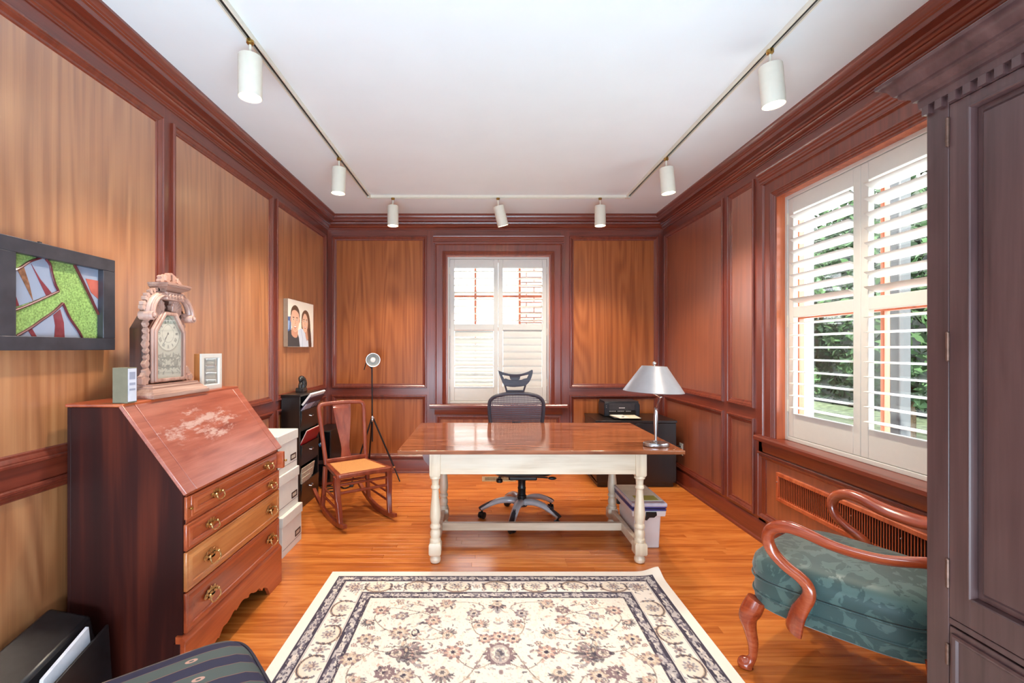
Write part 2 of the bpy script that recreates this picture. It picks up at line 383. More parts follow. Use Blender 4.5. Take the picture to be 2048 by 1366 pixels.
# right wall
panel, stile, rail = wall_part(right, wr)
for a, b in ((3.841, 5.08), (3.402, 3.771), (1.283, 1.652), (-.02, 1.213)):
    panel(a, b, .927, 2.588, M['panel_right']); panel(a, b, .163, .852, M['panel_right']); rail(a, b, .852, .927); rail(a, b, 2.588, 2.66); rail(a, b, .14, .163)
for a, b in ((5.08, YB), (3.771, 3.841), (3.275, 3.402), (1.652, 1.779), (1.213, 1.283), (-1.2, -.02)): stile(a, b)
rail(1.779, 3.275, 2.50, 2.66); rail(1.70, 3.355, .631, .745); rail(1.70, 3.355, .14, .163)
panel(1.70, 3.355, .163, .631, M['panel_right'])
# radiator grille let into the panel under the right window
g = MB(right)
for r in ((1.91, 3.144, .51, .535), (1.91, 3.144, .345, .37), (1.91, 1.935, .37, .51), (3.119, 3.144, .37, .51)): g.box(r[0], r[1], .004, .022, r[2], r[3])
gr = g.build('radiator_grille', M['sash'], wr, bevel=.003)
tag(gr, 'orange-brown wooden grille with upright slats over a plate darkened as gap shade')
MB(right).box(1.93, 3.125, .0, .0075, .365, .515).build('dark_gap_plate', M['void'], gr)  # dark plate stands for the shade behind the slats
sm = None; n = 72
for i in range(n):
    u = 1.935+(i+.5)*(3.119-1.935)/n
    if sm is None:
        sm = MB().box(-.002, .002, -.0023, .0023, .37, .512).box(-.003, .003, -.0045, .0045, .369, .378).build('slat', M['sash'], gr, smooth=0)
        o = sm
    else: o = bpy.data.objects.new('slat', sm.data); COL.objects.link(o); o.parent = gr
    o.location = (XR-.0135, u, 0)
for u in (3.131, 2.5, 2.2):
    MB(right).ball((u, .0235, .47), .004, n=8, m=5).build('screw', M['steel'], gr)
# crown and baseboards
t = MB(left).run(CROWN, YF, YB, 0, -1).build('trim_1', M['trim_y'], smooth=30); tag(t, kind='structure')
t = MB(back).run(CROWN, XL, XR, 1, -1).build('trim_2', M['trim_x'], smooth=30); tag(t, kind='structure')
t = MB(right).run(CROWN, YF, YB, 0, -1).build('trim_3', M['trim_y'], smooth=30); tag(t, kind='structure')
for nm, xf, u0, u1, a, b, m in (('baseboard_left', left, YF, YB, 0, -1, 'trim_y'), ('baseboard_back', back, XL, XR, 1, -1, 'trim_x'), ('baseboard_right', right, YF, YB, 0, -1, 'trim_y')):
    tag(MB(xf).run(BASE, u0, u1, a, b).build(nm, M[m], smooth=30), kind='structure')

# ---------------------------------------------------------------- windows with plantation shutters
CAS = [(0, 0), (0, .030), (.004, .034), (.012, .034), (.016, .026), (.022, .0215), (.085, .0215), (.088, .026), (.094, .028), (.100, .022), (.106, .024), (.112, .018), (.120, .020), (.126, .013), (.135, .012), (.135, 0)]
def window(name, xf, op, tilts, cols_m, muntin_u, muntin_h):
    u0, u1, h0, h1 = op; r = thing(name, None, None, kind='structure'); hx = M['trim_x'] if xf is back else M['trim_y']; tz = M['trim_z']
    c = .135
    MB(xf).mold3(u0-c, u1+c, h0, h1+c, CAS).build('casing', tz, r, smooth=30)
    cap = [(.0, h1+c-.004), (.036, h1+c-.004), (.036, h1+c+.012), (.044, h1+c+.018), (.044, h1+c+.028), (.050, h1+c+.034), (.050, h1+c+.046), (.060, h1+c+.054), (.066, h1+c+.066), (.066, h1+c+.076), (0, h1+c+.078)]
    MB(xf).run(cap, u0-c-.012, u1+c+.012).build('head_cap', hx, r, smooth=30)
    nose = [(-.05, h0-.04), (.05, h0-.04), (.062, h0-.032), (.062, h0-.012), (.054, h0-.002), (.045, h0), (-.05, h0)]
    MB(xf).run(nose, u0-c-.05, u1+c+.05).build('sill', hx, r, smooth=30)
    ap = [(0, h0-.115), (.020, h0-.115), (.024, h0-.108), (.026, h0-.09), (.030, h0-.075), (.030, h0-.04), (0, h0-.04)]
    MB(xf).run(ap, u0-c, u1+c).build('apron', hx, r, smooth=30)
    j = MB(xf).box(u0-.01, u0+.003, -.149, .01, h0, h1).box(u1-.003, u1+.01, -.149, .01, h0, h1).box(u0+.003, u1-.003, -.149, .01, h1-.003, h1+.01).box(u0, u1, -.15, 0, h0-.03, h0-.001)
    j.build('jamb', M['sash'], r, smooth=0)
    # shutter frame
    f = MB(xf); w0, w1 = -.085, -.045; fw = .026
    f.box(u0, u0+fw, w0, w1, h0, h1).box(u1-fw, u1, w0, w1, h0, h1).box(u0+fw, u1-fw, w0, w1, h1-fw, h1).box(u0+fw, u1-fw, w0, w1, h0, h0+fw)
    f.build('shutter_frame', M['shutter'], r, bevel=.003)
    mid = (u0+u1)/2; lou = {}
    for pi, (a, b) in enumerate(((u0+fw+.002, mid-.001), (mid+.001, u1-fw-.002))):
        p = MB(xf); st = .05; w0, w1 = -.082, -.05; ht, hb = h1-fw-.002, h0+fw+.002
        for q in ((a, a+st, hb, ht), (b-st, b, hb, ht), (a+st, b-st, 2.25, ht), (a+st, b-st, 1.563, 1.631), (a+st, b-st, hb, .934)): p.box(q[0], q[1], w0, w1, q[2], q[3])
        po = p.build('shutter_panel', M['shutter'], r, bevel=.003)
        for q in ((.94, 1.02), (1.5, 1.58), (2.18, 2.26)):
            ue = a-.004 if pi == 0 else b+.004
            MB(xf).box(ue-.006, ue+.006, -.052, -.042, q[0], q[1]).build('hinge', M['cream_metal'], po, bevel=.002)
        for si, (q0, q1) in enumerate(((.934, 1.563), (1.631, 2.25))):
            ang = math.radians(tilts[pi][si]); n = 8
            for i in range(n):
                hc = q0+(i+.5)*(q1-q0)/n; rg = []
                for uu in (a+st+.002, b-st-.002):
                    ring = []
                    for k in range(12):
                        x, z = .0435*math.cos(2*PI*k/12), .0055*math.sin(2*PI*k/12)
                        ring.append((uu, -.064+x*math.cos(ang)-z*math.sin(ang), hc+x*math.sin(ang)+z*math.cos(ang)))
                    rg.append(ring)
                MB(xf).loft(rg).build('louver', M['shutter'], po, smooth=50)
    # stained sash with muntins and glass
    s = MB(xf); w0, w1 = -.145, -.105
    for q in ((u0, u0+.05, h0, h1), (u1-.05, u1, h0, h1), (u0+.05, u1-.05, h1-.055, h1), (u0+.05, u1-.05, h0, h0+.07), (u0+.05, u1-.05, 1.555, 1.60)): s.box(q[0], q[1], w0, w1, q[2], q[3])
    so = s.build('sash', M['sash'], r, bevel=.004)
    for u in muntin_u: MB(xf).box(u-.012, u+.012, w0+.004, w1-.004, h0+.07, h1-.055).build('muntin', M['sash'], so, bevel=.003)
    for h in muntin_h: MB(xf).box(u0+.05, u1-.05, w0+.006, w1-.006, h-.012, h+.012).build('muntin', M['sash'], so, bevel=.003)
    MB(xf).box(u0+.04, u1-.04, -.127, -.123, h0+.05, h1-.04).build('glass_pane', M['glass'], so, smooth=0)
    e = MB(xf)
    for q in ((u0-.09, u0, h0-.1, h1+.1), (u1, u1+.09, h0-.1, h1+.1), (u0, u1, h1, h1+.1), (u0, u1, h0-.1, h0)): e.box(q[0], q[1], -.24, -.151, q[2], q[3])
    e.build('outside_trim', M['extwhite'], r, smooth=0)
    return r
M['extwhite'] = plain('outside_white_paint', L(225, 225, 222), .6)
window('window_1', back, W1, ((-58, 4), (-80, 4)), 0, (-.085, .41), (1.945, 1.16))
window('window_2', right, W2, ((2, 20), (2, 20)), 0, (2.46,), ())

# ---------------------------------------------------------------- what stands outside
lawn = plain('lawn_green', L(120, 130, 90), .9, noise=.4, scale=6)
gd = MB().box(-14, 30, -16, 30, -.5, -.35).build('ground', lawn); tag(gd, kind='structure')
pv = MB().box(2.3, 5.6, -6, 12, -.35, -.32).build('path', plain('pale_paving', L(170, 172, 182), .8)); tag(pv, kind='structure')
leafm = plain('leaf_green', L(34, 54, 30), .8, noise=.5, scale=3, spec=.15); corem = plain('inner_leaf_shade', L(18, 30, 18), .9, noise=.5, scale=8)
barkm = plain('bark', L(96, 78, 60), .9, noise=.3)
def shrub(name, label, x, y, rx, ry, h, n, seed, lsz=.09):
    r = np.random.default_rng(seed); o = thing(name, label, 'tree', (x, y, -.35), group='garden trees beyond the right window')
    MB().tube([(x, y, -.35), (x+.05, y, h*.4), (x, y+.05, h*.75)], [.07, .05, .02], 8).build('trunk', barkm, o)
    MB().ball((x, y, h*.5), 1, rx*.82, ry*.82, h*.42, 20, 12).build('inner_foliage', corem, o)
    b = MB()
    for _ in range(n):
        v = r.normal(size=3); v /= np.linalg.norm(v); q = .82+.2*r.random()
        c = np.array([x+v[0]*rx*q, y+v[1]*ry*q, h*.55+v[2]*h*.5*q])
        a = r.normal(size=3); a /= np.linalg.norm(a); t = np.cross(a, r.normal(size=3)); t /= np.linalg.norm(t); s_ = lsz*(.6+r.random()*.8)
        b.add([tuple(c-a*s_), tuple(c+t*s_*.45), tuple(c+a*s_), tuple(c-t*s_*.45)], [(0, 1, 2, 3)])
    f = b.build('foliage', leafm, o, smooth=0, fix=False); f['kind'] = 'stuff'
shrub('leafy_tree', 'full green tree beyond the right window, nearest the dark cabinet', 6.6, 6.0, 1.0, 1.35, 3.4, 4200, 1)
shrub('leafy_tree', 'tall green tree in the middle of the garden outside the right window', 8.2, 9.0, 1.5, 1.5, 4.9, 6200, 2)
shrub('leafy_tree', 'green tree outside the right window, furthest towards the back wall', 8.0, 12.6, 1.7, 1.9, 5.2, 6200, 3)
shrub('leafy_shrub', 'low green shrub growing in front of the garden trees outside', 6.2, 10.2, .6, 1.3, 1.3, 2600, 4, .07)
hg = thing('garden_hedge', 'long tall clipped hedge closing the garden behind the green trees', 'hedge', (11.4, 12, -.35))
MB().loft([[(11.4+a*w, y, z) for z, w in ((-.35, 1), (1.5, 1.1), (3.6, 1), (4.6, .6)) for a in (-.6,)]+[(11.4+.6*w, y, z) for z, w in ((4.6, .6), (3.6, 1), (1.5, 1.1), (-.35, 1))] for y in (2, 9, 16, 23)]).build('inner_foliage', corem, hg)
b = MB(); rr = np.random.default_rng(11)
for _ in range(9000):
    c = np.array([11.4-.64-.12*rr.random(), rr.uniform(2, 23), rr.uniform(-.3, 4.7)]); a = rr.normal(size=3); a /= np.linalg.norm(a); q = np.cross(a, rr.normal(size=3)); q /= np.linalg.norm(q); s_ = .12*(.6+rr.random()*.8)
    b.add([tuple(c-a*s_), tuple(c+q*s_*.45), tuple(c+a*s_), tuple(c-q*s_*.45)], [(0, 1, 2, 3)])
f = b.build('foliage', leafm, hg, smooth=0, fix=False); f['kind'] = 'stuff'
pc = thing('porch_post', 'square white post standing outside the right window', 'post', (3.25, 3.66, -.35))
M['postgrey'] = plain('white_post_shaded', L(36, 40, 42), .7)  # white post with shade put into its colour, far darker than paint
bx('shaft', M['postgrey'], pc, 3.205, 3.295, 3.615, 3.705, -.22, 3.2, bevel=.01); bx('plinth', M['postgrey'], pc, 3.18, 3.32, 3.59, 3.73, -.35, -.22, bevel=.01)
nh = thing('neighbor_house', 'white clapboard house with grey roof seen through the back window', 'house', (-1, 10.4, -.35))
cb = plain('clapboard_white', L(205, 208, 214), .6, noise=.03); bm0 = None
for i in range(24):
    z = -.35+i*.125
    if bm0 is None: o = bm0 = MB().hexa([(-6, .03, 0), (4.2, .03, 0), (4.2, .2, 0), (-6, .2, 0)], [(-6, .05, .123), (4.2, .05, .123), (4.2, .2, .123), (-6, .2, .123)]).build('clapboard', cb, nh, local=True, smooth=0)
    else: o = bpy.data.objects.new('clapboard', bm0.data); COL.objects.link(o); o.parent = nh
    o.location = (0, 0, z+.35)
MB().hexa([(-7.2, 10.1, 2.62), (3.5, 10.1, 2.62), (3.5, 10.2, 2.66), (-7.2, 10.2, 2.66)], [(-7.2, 13.6, 4.6), (3.5, 13.6, 4.6), (3.5, 13.7, 4.62), (-7.2, 13.7, 4.62)]).build('roof', plain('roof_grey', L(170, 172, 178), .8), nh)
bw = thing('narrowed_brick_wall', 'red brick wall outside the back window, narrowed for the light', 'pier', (1.3, 7.0, -.35))  # brick wall narrowed to a pier so outdoor light reaches the left panels
bx('mortar_core', plain('mortar', L(126, 110, 104), .9), bw, .545, 1.005, 7.02, 7.46, -.35, 3.4, bevel=0)
brk = [plain('brick_red', L(116, 82, 76), .85, noise=.2), plain('brick_rose', L(182, 98, 84), .85, noise=.2)]; bk = None
for i in range(50):
    for j in range(3):
        z = -.35+i*.075; x = .54+j*.225-(.112 if i % 2 else 0); wd = 1 if not (i % 2 and j in (0, 2)) else .47
        if i % 2 and j == 0: x = .54
        if j == 2 and not i % 2: continue
        if bk is None: o = bk = MB().box(0, .213, 0, .1, 0, .065).build('brick', brk[0], bw, local=True, smooth=0)
        else: o = bpy.data.objects.new('brick', bk.data); COL.objects.link(o); o.parent = bw
        o.location = (x-1.3, -.003*random.random(), z+.35); o.scale.x = wd

# ---------------------------------------------------------------- U of ceiling track and its seven spotlights
TX0, TX1, TY = -1.075, 1.368, 4.44
tr = thing('ceiling_track', 'long cream U-shaped lighting track on the white ceiling', 'track light', (TX0, TY, HC))
TP = [(-.018, HC), (-.018, HC-.022), (-.010, HC-.022), (-.010, HC-.010), (.010, HC-.010), (.010, HC-.022), (.018, HC-.022), (.018, HC)]
for nm, x in (('rail', TX0), ('rail', TX1)):
    MB().loft([[(x+a, YF+.3, z) for a, z in TP], [(x+a, TY-.018, z) for a, z in TP]]).build(nm, M['cream_metal'], tr, smooth=0)
MB().loft([[(TX0+.018, TY+a, z) for a, z in TP], [(TX1-.018, TY+a, z) for a, z in TP]]).build('rail', M['cream_metal'], tr, smooth=0)
for x in (TX0, TX1): bx('corner_joint', M['cream_metal'], tr, x-.022, x+.022, TY-.022, TY+.022, HC-.025, HC, bevel=.004)
for x in (TX0, TX1): bx('conductor', M['black'], tr, x-.009, x+.009, YF+.3, TY-.02, HC-.0115, HC-.0102, bevel=0)
bulbm = emit('warm_lamp_face', (1, .78, .5), 14)
def spotlight(x, y, label, tx=0, ty=0, e=34):
    t = thing('track_spotlight', label, 'spotlight', (x, y, HC-.022), group='spotlights on the ceiling track')
    R = Matrix.Rotation(tx, 4, 'X') @ Matrix.Rotation(ty, 4, 'Y'); pz = -.06
    def rot(p): q = R @ Vector((p[0], p[1], p[2]-pz)); return (q.x, q.y, q.z+pz)
    MB().lathe([(.016, .004), (.017, -.012), (.012, -.018), (.006, -.02)], n=16).build('mount', M['brass'], t, local=True)
    MB().lathe([(.006, -.018), (.006, -.078)], n=10).build('stem', M['cream_metal'], t, local=True)
    MB(lambda a, b, c: rot((a, b, c))).lathe([(.05, -.075), (.0515, -.078), (.0515, -.262), (.0495, -.264), (.0475, -.262), (.046, -.20), (.046, -.09)], n=32).build('canister', M['cream_metal'], t, local=True)
    MB(lambda a, b, c: rot((a, b, c))).lathe([(.0, -.228), (.02, -.230), (.036, -.236), (.0445, -.246), (.0445, -.225), (0, -.222)], n=24).build('lamp_face', bulbm, t, local=True)
    l = bpy.data.lights.new('spot_beam', 'SPOT'); l.energy = e; l.color = (1, .86, .68); l.spot_size = math.radians(110); l.spot_blend = .75; l.shadow_soft_size = .04
    lo = bpy.data.objects.new('spot_beam', l); COL.objects.link(lo); lo.parent = t; lo.matrix_local = Matrix.Translation((0, 0, pz)) @ R @ Matrix.Translation((0, 0, -.21))
spotlight(TX0, 2.17, 'cream spotlight over the sloping desk, nearest on the left track')
spotlight(TX0, 3.51, 'cream spotlight further along the left track, near the corner', 0, math.radians(2))
spotlight(-.851, TY, 'cream spotlight at the left end of the back track')
spotlight(.142, TY, 'tilted cream spotlight in the middle of the back track above the window', math.radians(10), math.radians(-14), 20)
spotlight(1.107, TY, 'cream spotlight at the right end of the back track')
spotlight(TX1, 3.51, 'cream spotlight on the right track, the one nearer the back wall', 0, math.radians(-5))
spotlight(TX1, 2.24, 'large cream spotlight on the right track beside the tall window', 0, math.radians(-5))

# ================================================================ LARGE FURNITURE
M['desk_top'] = wood('desk_top_walnut', L(104, 56, 34), L(144, 84, 54), L(172, 108, 74), axis='x', across=26, along=1.6, rough=.12, fig=.6, bump=.02)
M['desk_leg'] = wood('whitewashed_maple', L(190, 164, 134), L(216, 196, 170), L(228, 212, 190), axis='x', across=10, along=.9, rough=.4, fig=.5, bump=.03)
M['desk_leg_z'] = wood('whitewashed_maple_leg', L(200, 178, 150), L(220, 202, 176), L(230, 216, 194), rough=.4, fig=.4, bump=.03)
t = thing('desk', 'long desk with reddish wood top and cream turned legs on bare floor', 'desk', (.355, 3.35, 0))
top = MB().box(-.533, 1.258, 2.92, 4.02, .700, .725).build('top', M['desk_top'], t, bevel=.004); tag(top, 'glossy reddish-brown wooden top')
for x, y, z in ((-.515, 2.933, .7252), (1.20, 2.95, .7252), (1.155, 3.03, .7252), (1.225, 2.99, .7252)):
    MB().ball((x, y, z), .0035, 1.8, 1, .12, 8, 5).build('chip', M['desk_leg'], t)
def leg_prof():
    return [(.0, 0), (.018, .0), (.030, .006), (.034, .018), (.034, .030), (.029, .041), (.026, .046), (.028, .052), (.034, .057)], \
           [(.034, .130), (.035, .137), (.0355, .146), (.034, .153), (.029, .157), (.028, .161), (.0325, .175), (.033, .190), (.030, .205), (.026, .213), (.027, .218), (.033, .225), (.0335, .234), (.031, .243),
            (.026, .249), (.027, .256), (.032, .275), (.0345, .295), (.0335, .325), (.030, .36), (.0255, .40), (.0225, .44), (.0215, .465), (.022, .470), (.028, .474), (.0285, .482), (.026, .490), (.0225, .494),
            (.0235, .515), (.0255, .530), (.027, .532), (.0335, .536), (.034, .543), (.032, .548), (.034, .552)]
for x in (-.303, .995):
    for y in (2.987, 3.62):
        lo, hi = leg_prof(); b = MB(); b.lathe(lo, (x, y, 0), 28).lathe(hi, (x, y, 0), 28)
        c = .0385; b2 = .028
        for z0, z1, s_ in ((.054, .133, .0385), (.55, .70, .0345)):
            q = lambda r, k: [(x+a*r, y+bb*r, k) for a, bb in ((-1, -1), (1, -1), (1, 1), (-1, 1))]
            b.loft([q(s_*.86, z0), q(s_, z0+.012), q(s_, z1-.012), q(s_*(.86 if z1 < .6 else 1), z1)])
        b.build('leg', M['desk_leg_z'], t, bevel=.002)
for y in (2.975, 3.62): bx('apron', M['desk_leg'], t, -.27, .962, y-.012, y+.012, .566, .70)
for x in (-.303, .995):
    bx('apron', M['desk_leg'], t, x-.012, x+.012, 3.02, 3.588, .566, .70)
    bx('side_stretcher', M['desk_leg'], t, x-.016, x+.016, 3.023, 3.585, .066, .128, bevel=.004)
bx('long_stretcher', M['desk_leg'], t, -.288, .98, 3.32, 3.355, .072, .126, bevel=.004)
for y in (3.05, 3.55):
    MB().prism([(-.34, .70), (-.34, .60), (-.355, .60), (-.385, .64), (-.40, .70)], y-.012, y+.012, 'xz').build('bracket', M['trim_x'], t, bevel=.002)

# ---- slant-front desk
M['cherry'] = wood('cherry_front', L(144, 58, 28), L(174, 80, 42), L(194, 102, 58), axis='y', across=14, along=1.2, rough=.28, fig=.4)
M['cherry_gold'] = wood('cherry_golden_front', L(176, 98, 48), L(202, 126, 68), L(218, 148, 90), axis='y', across=14, along=1.2, rough=.28, fig=.5)
M['cherry_side_shaded'] = wood('cherry_side_shaded', L(36, 9, 6), L(52, 14, 9), L(92, 36, 20), across=7, along=.35, rough=.55, spec=.25, fig=.5)  # maroon side wood, darkened further with its shade put into the colour
def lidmat():
    m = wood('worn_cherry_lid', L(140, 62, 44), L(168, 86, 64), L(188, 110, 88), axis='y', across=20, along=1.5, rough=.3, coat=.8, fig=.3)
    nt = m.node_tree; b = nt.nodes['Principled BSDF']; src = b.inputs['Base Color'].links[0].from_socket
    tc = N(nt, 'ShaderNodeTexCoord'); sx = N(nt, 'ShaderNodeSeparateXYZ'); nt.links.new(tc.outputs['Object'], sx.inputs[0])
    mp = N(nt, 'ShaderNodeMapping', i_Scale=(30, 9, 30)); nt.links.new(tc.outputs['Object'], mp.inputs[0])
    nz = N(nt, 'ShaderNodeTexNoise', i_Scale=1.0, i_Detail=6.0, i_Roughness=.72); nt.links.new(mp.outputs[0], nz.inputs['Vector'])
    # worn strip near the upper edge of the lid
    d = N(nt, 'ShaderNodeMath', operation='SUBTRACT', i_1=.075); nt.links.new(sx.outputs[0], d.inputs[0])
    ab = N(nt, 'ShaderNodeMath', operation='ABSOLUTE'); nt.links.new(d.outputs[0], ab.inputs[0])
    d2 = N(nt, 'ShaderNodeMath', operation='SUBTRACT', i_1=-.06); nt.links.new(sx.outputs[1], d2.inputs[0]); ab2 = N(nt, 'ShaderNodeMath', operation='ABSOLUTE'); nt.links.new(d2.outputs[0], ab2.inputs[0])
    m1 = N(nt, 'ShaderNodeMath', operation='MULTIPLY_ADD', i_1=-3.0, i_2=.14); nt.links.new(ab.outputs[0], m1.inputs[0])
    m2 = N(nt, 'ShaderNodeMath', operation='MULTIPLY_ADD', i_1=-.5); nt.links.new(ab2.outputs[0], m2.inputs[0]); nt.links.new(m1.outputs[0], m2.inputs[2])
    ad = N(nt, 'ShaderNodeMath', operation='ADD'); nt.links.new(nz.outputs[0], ad.inputs[0]); nt.links.new(m2.outputs[0], ad.inputs[1])
    f = ramp(nt, ad.outputs[0], [(.50, (0, 0, 0)), (.62, (.75, .75, .75))])
    mx = N(nt, 'ShaderNodeMixRGB'); nt.links.new(f, mx.inputs[0]); nt.links.new(src, mx.inputs[1]); mx.inputs[2].default_value = (*L(214, 184, 172), 1)
    nt.links.new(mx.outputs[0], b.inputs['Base Color']); return m
M['lid'] = lidmat()
SY0, SY1, SX = 1.870, 2.739, -1.190
t = thing('slant_front_desk', 'tall cherry slant-front desk with brass drawer pulls against the left wall', 'desk', (-1.41, 2.305, 0))
side = [(-1.64, .02), (-1.64, 1.126), (-1.438, 1.126), (-1.196, .792), (-1.196, .21), (-1.64, .21)]
side = [(-1.64, 0), (-1.64, 1.126), (-1.438, 1.126), (-1.196, .794), (-1.196, 0)]
for y in (SY0, SY1-.02): MB().prism(side, y, y+.02, 'xz').build('side_panel', M['cherry_side_shaded'], t, bevel=.002)
bx('back_panel', M['cherry_side_shaded'], t, -1.655, -1.64, SY0, SY1, .1, 1.126)
bx('top_board', M['cherry'], t, -1.66, -1.428, SY0-.006, SY1+.006, 1.126, 1.14, bevel=.004)
def lidpt(s, y, n): # s = distance down the slope, n = height above it
    ang = math.atan2(1.136-.787, 1.434-1.176); return (-1.434+s*math.cos(ang)+n*math.sin(ang), y, 1.136-s*math.sin(ang)+n*math.cos(ang))
LS = math.hypot(1.136-.787, 1.434-1.176)
ld = MB(lidpt).box(0, LS, SY0-.004, SY1+.004, -.018, -.004).box(.0, LS+.004, SY0+.06, SY1-.06, -.004, .0005).build('lid', M['lid'], t, bevel=.003)
tag(ld, 'sloping lid with pale scuffed patches')
for y0, y1 in ((SY0-.006, SY0+.0585), (SY1-.0585, SY1+.006)): MB(lidpt).box(0, LS+.004, y0, y1, -.017, .0).build('breadboard_end', M['lid'], t, bevel=.003)
bx('bottom_board', M['cherry_side_shaded'], t, -1.64, -1.20, SY0+.02, SY1-.02, .195, .212)
for z0, z1 in ((.764, .788), (.655, .673), (.543, .546), (.379, .383), (.205, .217)): bx('drawer_rail', M['cherry'], t, -1.22, -1.194, SY0+.02, SY1-.02, z0, z1, bevel=.001)
for y in (SY0+.02, SY1-.04): bx('corner_stile', M['cherry'], t, -1.22, -1.195, y, y+.02, .21, .79, bevel=.001)
for y, x1 in ((SY0+.012, -1.186), (SY1-.012-.026, -1.150)):
    lp = bx('lid_support', M['cherry'], t, -1.45, x1, y, y+.026, .672, .764)
    MB().lathe([(.003, x1), (.004, x1+.006), (.007, x1+.010), (.006, x1+.016), (0, x1+.018)], (0, y+.013, .715), 12, 'x').build('knob', M['brass'], lp)
pull = None
def make_pull(parent, y, z, big):
    s = 1.0 if big else .78
    out = [(-.052, 0), (-.046, .012), (-.034, .010), (-.028, .026), (-.014, .020), (0, .030), (.014, .020), (.028, .026), (.034, .010), (.046, .012), (.052, 0), (.044, -.012), (.030, -.008), (.020, -.022), (0, -.028), (-.020, -.022), (-.030, -.008), (-.044, -.012)]
    X = -1.178
    holes = [[(c+.006*math.cos(k*PI/3)*s, .003+.007*math.sin(k*PI/3)*s) for k in range(6)] for c in (-.014*s, .014*s)]
    b = MB(lambda a, c, d: (X+d, y+a, z+c)).prism([(a*s, c*s) for a, c in out], 0, .0025, 'xy', holes)
    pl = b.build('drawer_pull', M['pullbrass'], parent, bevel=.0008)
    b = MB(lambda a, c, d: (X+d, y+a*s, z+c*s))
    for q in (-.033, .033): b.lathe([(.004, 0), (.004, .012), (.007, .015), (.005, .02), (0, .021)], (q, .004, 0), 10)
    b.tube(spline([(-.033, .004, .016), (-.036, -.012, .022), (-.028, -.026, .024), (0, -.032, .024), (.028, -.026, .024), (.036, -.012, .022), (.033, .004, .016)], 4), .0032, 8)
    b2 = MB(); b2.v = b.v; b2.f = b.f; b2.mi = b.mi
    b2.build('bail', M['pullbrass'], parent)
def drawer(z0, z1, y0, y1, mat, pulls, big=True, lbl=None):
    b = MB(); X = -1.1955
    b.box(X-.03, X+.012, y0, y1, z0, z1)
    d = b.build('drawer', mat, t, bevel=.004)
    if lbl: tag(d, lbl)
    MB(lambda u, w, h: (X+.0121+w, u, h)).mold(y0+.012, y1-.012, z0+.012, z1-.012, [(0, -.002), (0, .0), (.006, .0035), (.018, .0055), (.022, .0015), (.022, -.002)]).build('bead', mat, d, smooth=30)
    for y in pulls: make_pull(d, y, (z0+z1)/2+.004, big)
drawer(.674, .762, 1.911, 2.700, M['cherry'], (2.076, 2.569), False)
drawer(.547, .654, SY0+.008, SY1-.008, M['cherry'], (2.036, 2.610), False)
drawer(.384, .542, SY0+.008, SY1-.008, M['cherry_gold'], (2.036, 2.610), True, 'golden-brown drawer front, paler than the others')
drawer(.219, .3785, SY0+.008, SY1-.008, M['cherry'], (2.036, 2.610))
MB(lambda u, w, h: (-1.196+w, u, h)).run([(-.02, .19), (.018, .19), (.018, .198), (.014, .206), (.008, .212), (.006, .218), (-.02, .218)], SY0-.012, SY1+.012).build('base_moulding', M['cherry'], t, smooth=30)
half = [(0, .125), (.02, .122), (.045, .112), (.06, .108), (.066, .118), (.085, .117), (.11, .104), (.14, .095), (.17, .098), (.19, .082), (.205, .066), (.213, .074), (.235, .068), (.265, .05), (.285, .02), (.295, 0)]
mid = (SY0+SY1)/2; wd = (SY1-SY0)/2+.012
ap = [(mid-wd, 0), (mid-wd, .192), (mid+wd, .192), (mid+wd, 0)]+[(mid+a, b) for a, b in reversed(half)]+[(mid-a, b) for a, b in half[1:]]
MB().prism(ap, -1.198, -1.178, 'yz').build('scalloped_apron', M['cherry'], t, bevel=.002)
for y in (SY0-.012, SY1-.008): MB().prism([(-1.198, 0), (-1.198, .19), (-1.225, .19), (-1.225, 0)], y, y+.018, 'xz').build('bracket_foot', M['cherry_side_shaded'], t, bevel=.002)

# ---- rocking chair (local: +y is the way it faces)
M['rocker'] = wood('rocker_mahogany', L(104, 38, 22), L(138, 60, 38), L(160, 82, 56), rough=.28, fig=.2)
M['cane'] = plain('woven_cane_seat', L(214, 150, 88), .55, noise=.2, scale=160, bump=.4)
t = thing('rocking_chair', 'armless mahogany rocking chair with vase splat and woven cane seat', 'chair', (-1.045, 3.83, 0), math.atan2(-.586, -.81))
def rk(name, b, **k): return b.build(name, M['rocker'], t, local=True, **k)
sw = lambda y: .175+(y+.2)*.115
for s in (-1, 1):
    pr = []; Rr = .95
    for k in range(15):
        y = -.43+k*.055; pr.append((y, (y-.06)**2/(2*Rr)))
    poly = pr+[(y, z+.040-.012*(abs(i-7)/7)**2) for i, (y, z) in reversed(list(enumerate(pr)))]
    rk('rocker', MB().prism(poly, s*.2-.014, s*.2+.014, 'yz'), bevel=.006)
    rk('front_leg', MB().tube(spline([(s*.2, .235, .045), (s*.202, .222, .10), (s*.208, .200, .22), (s*.212, .19, .32), (s*.212, .195, .392)], 4), [(.017+.008*k/16, .017+.006*k/16) for k in range(17)], sect='rect'), bevel=.003)
    rk('rear_leg', MB().tube([(s*.2, -.20, .05), (s*.188, -.195, .2), (s*.178, -.192, .385)], (.016, .019), sect='rect'), bevel=.003)
    rk('side_stretcher', MB().tube([(s*.207, .2, .20), (s*.188, -.195, .215)], .009, 10))
    rk('side_stretcher', MB().tube([(s*.203, .21, .135), (s*.194, -.197, .15)], .009, 10))
for z, r in ((.325, .0115), (.262, .0115)): rk('front_stretcher', MB().tube([(-.208, .198, z), (.208, .198, z)], r, 12))
rk('rear_stretcher', MB().tube([(-.185, -.194, .24), (.185, -.194, .24)], .011, 12))
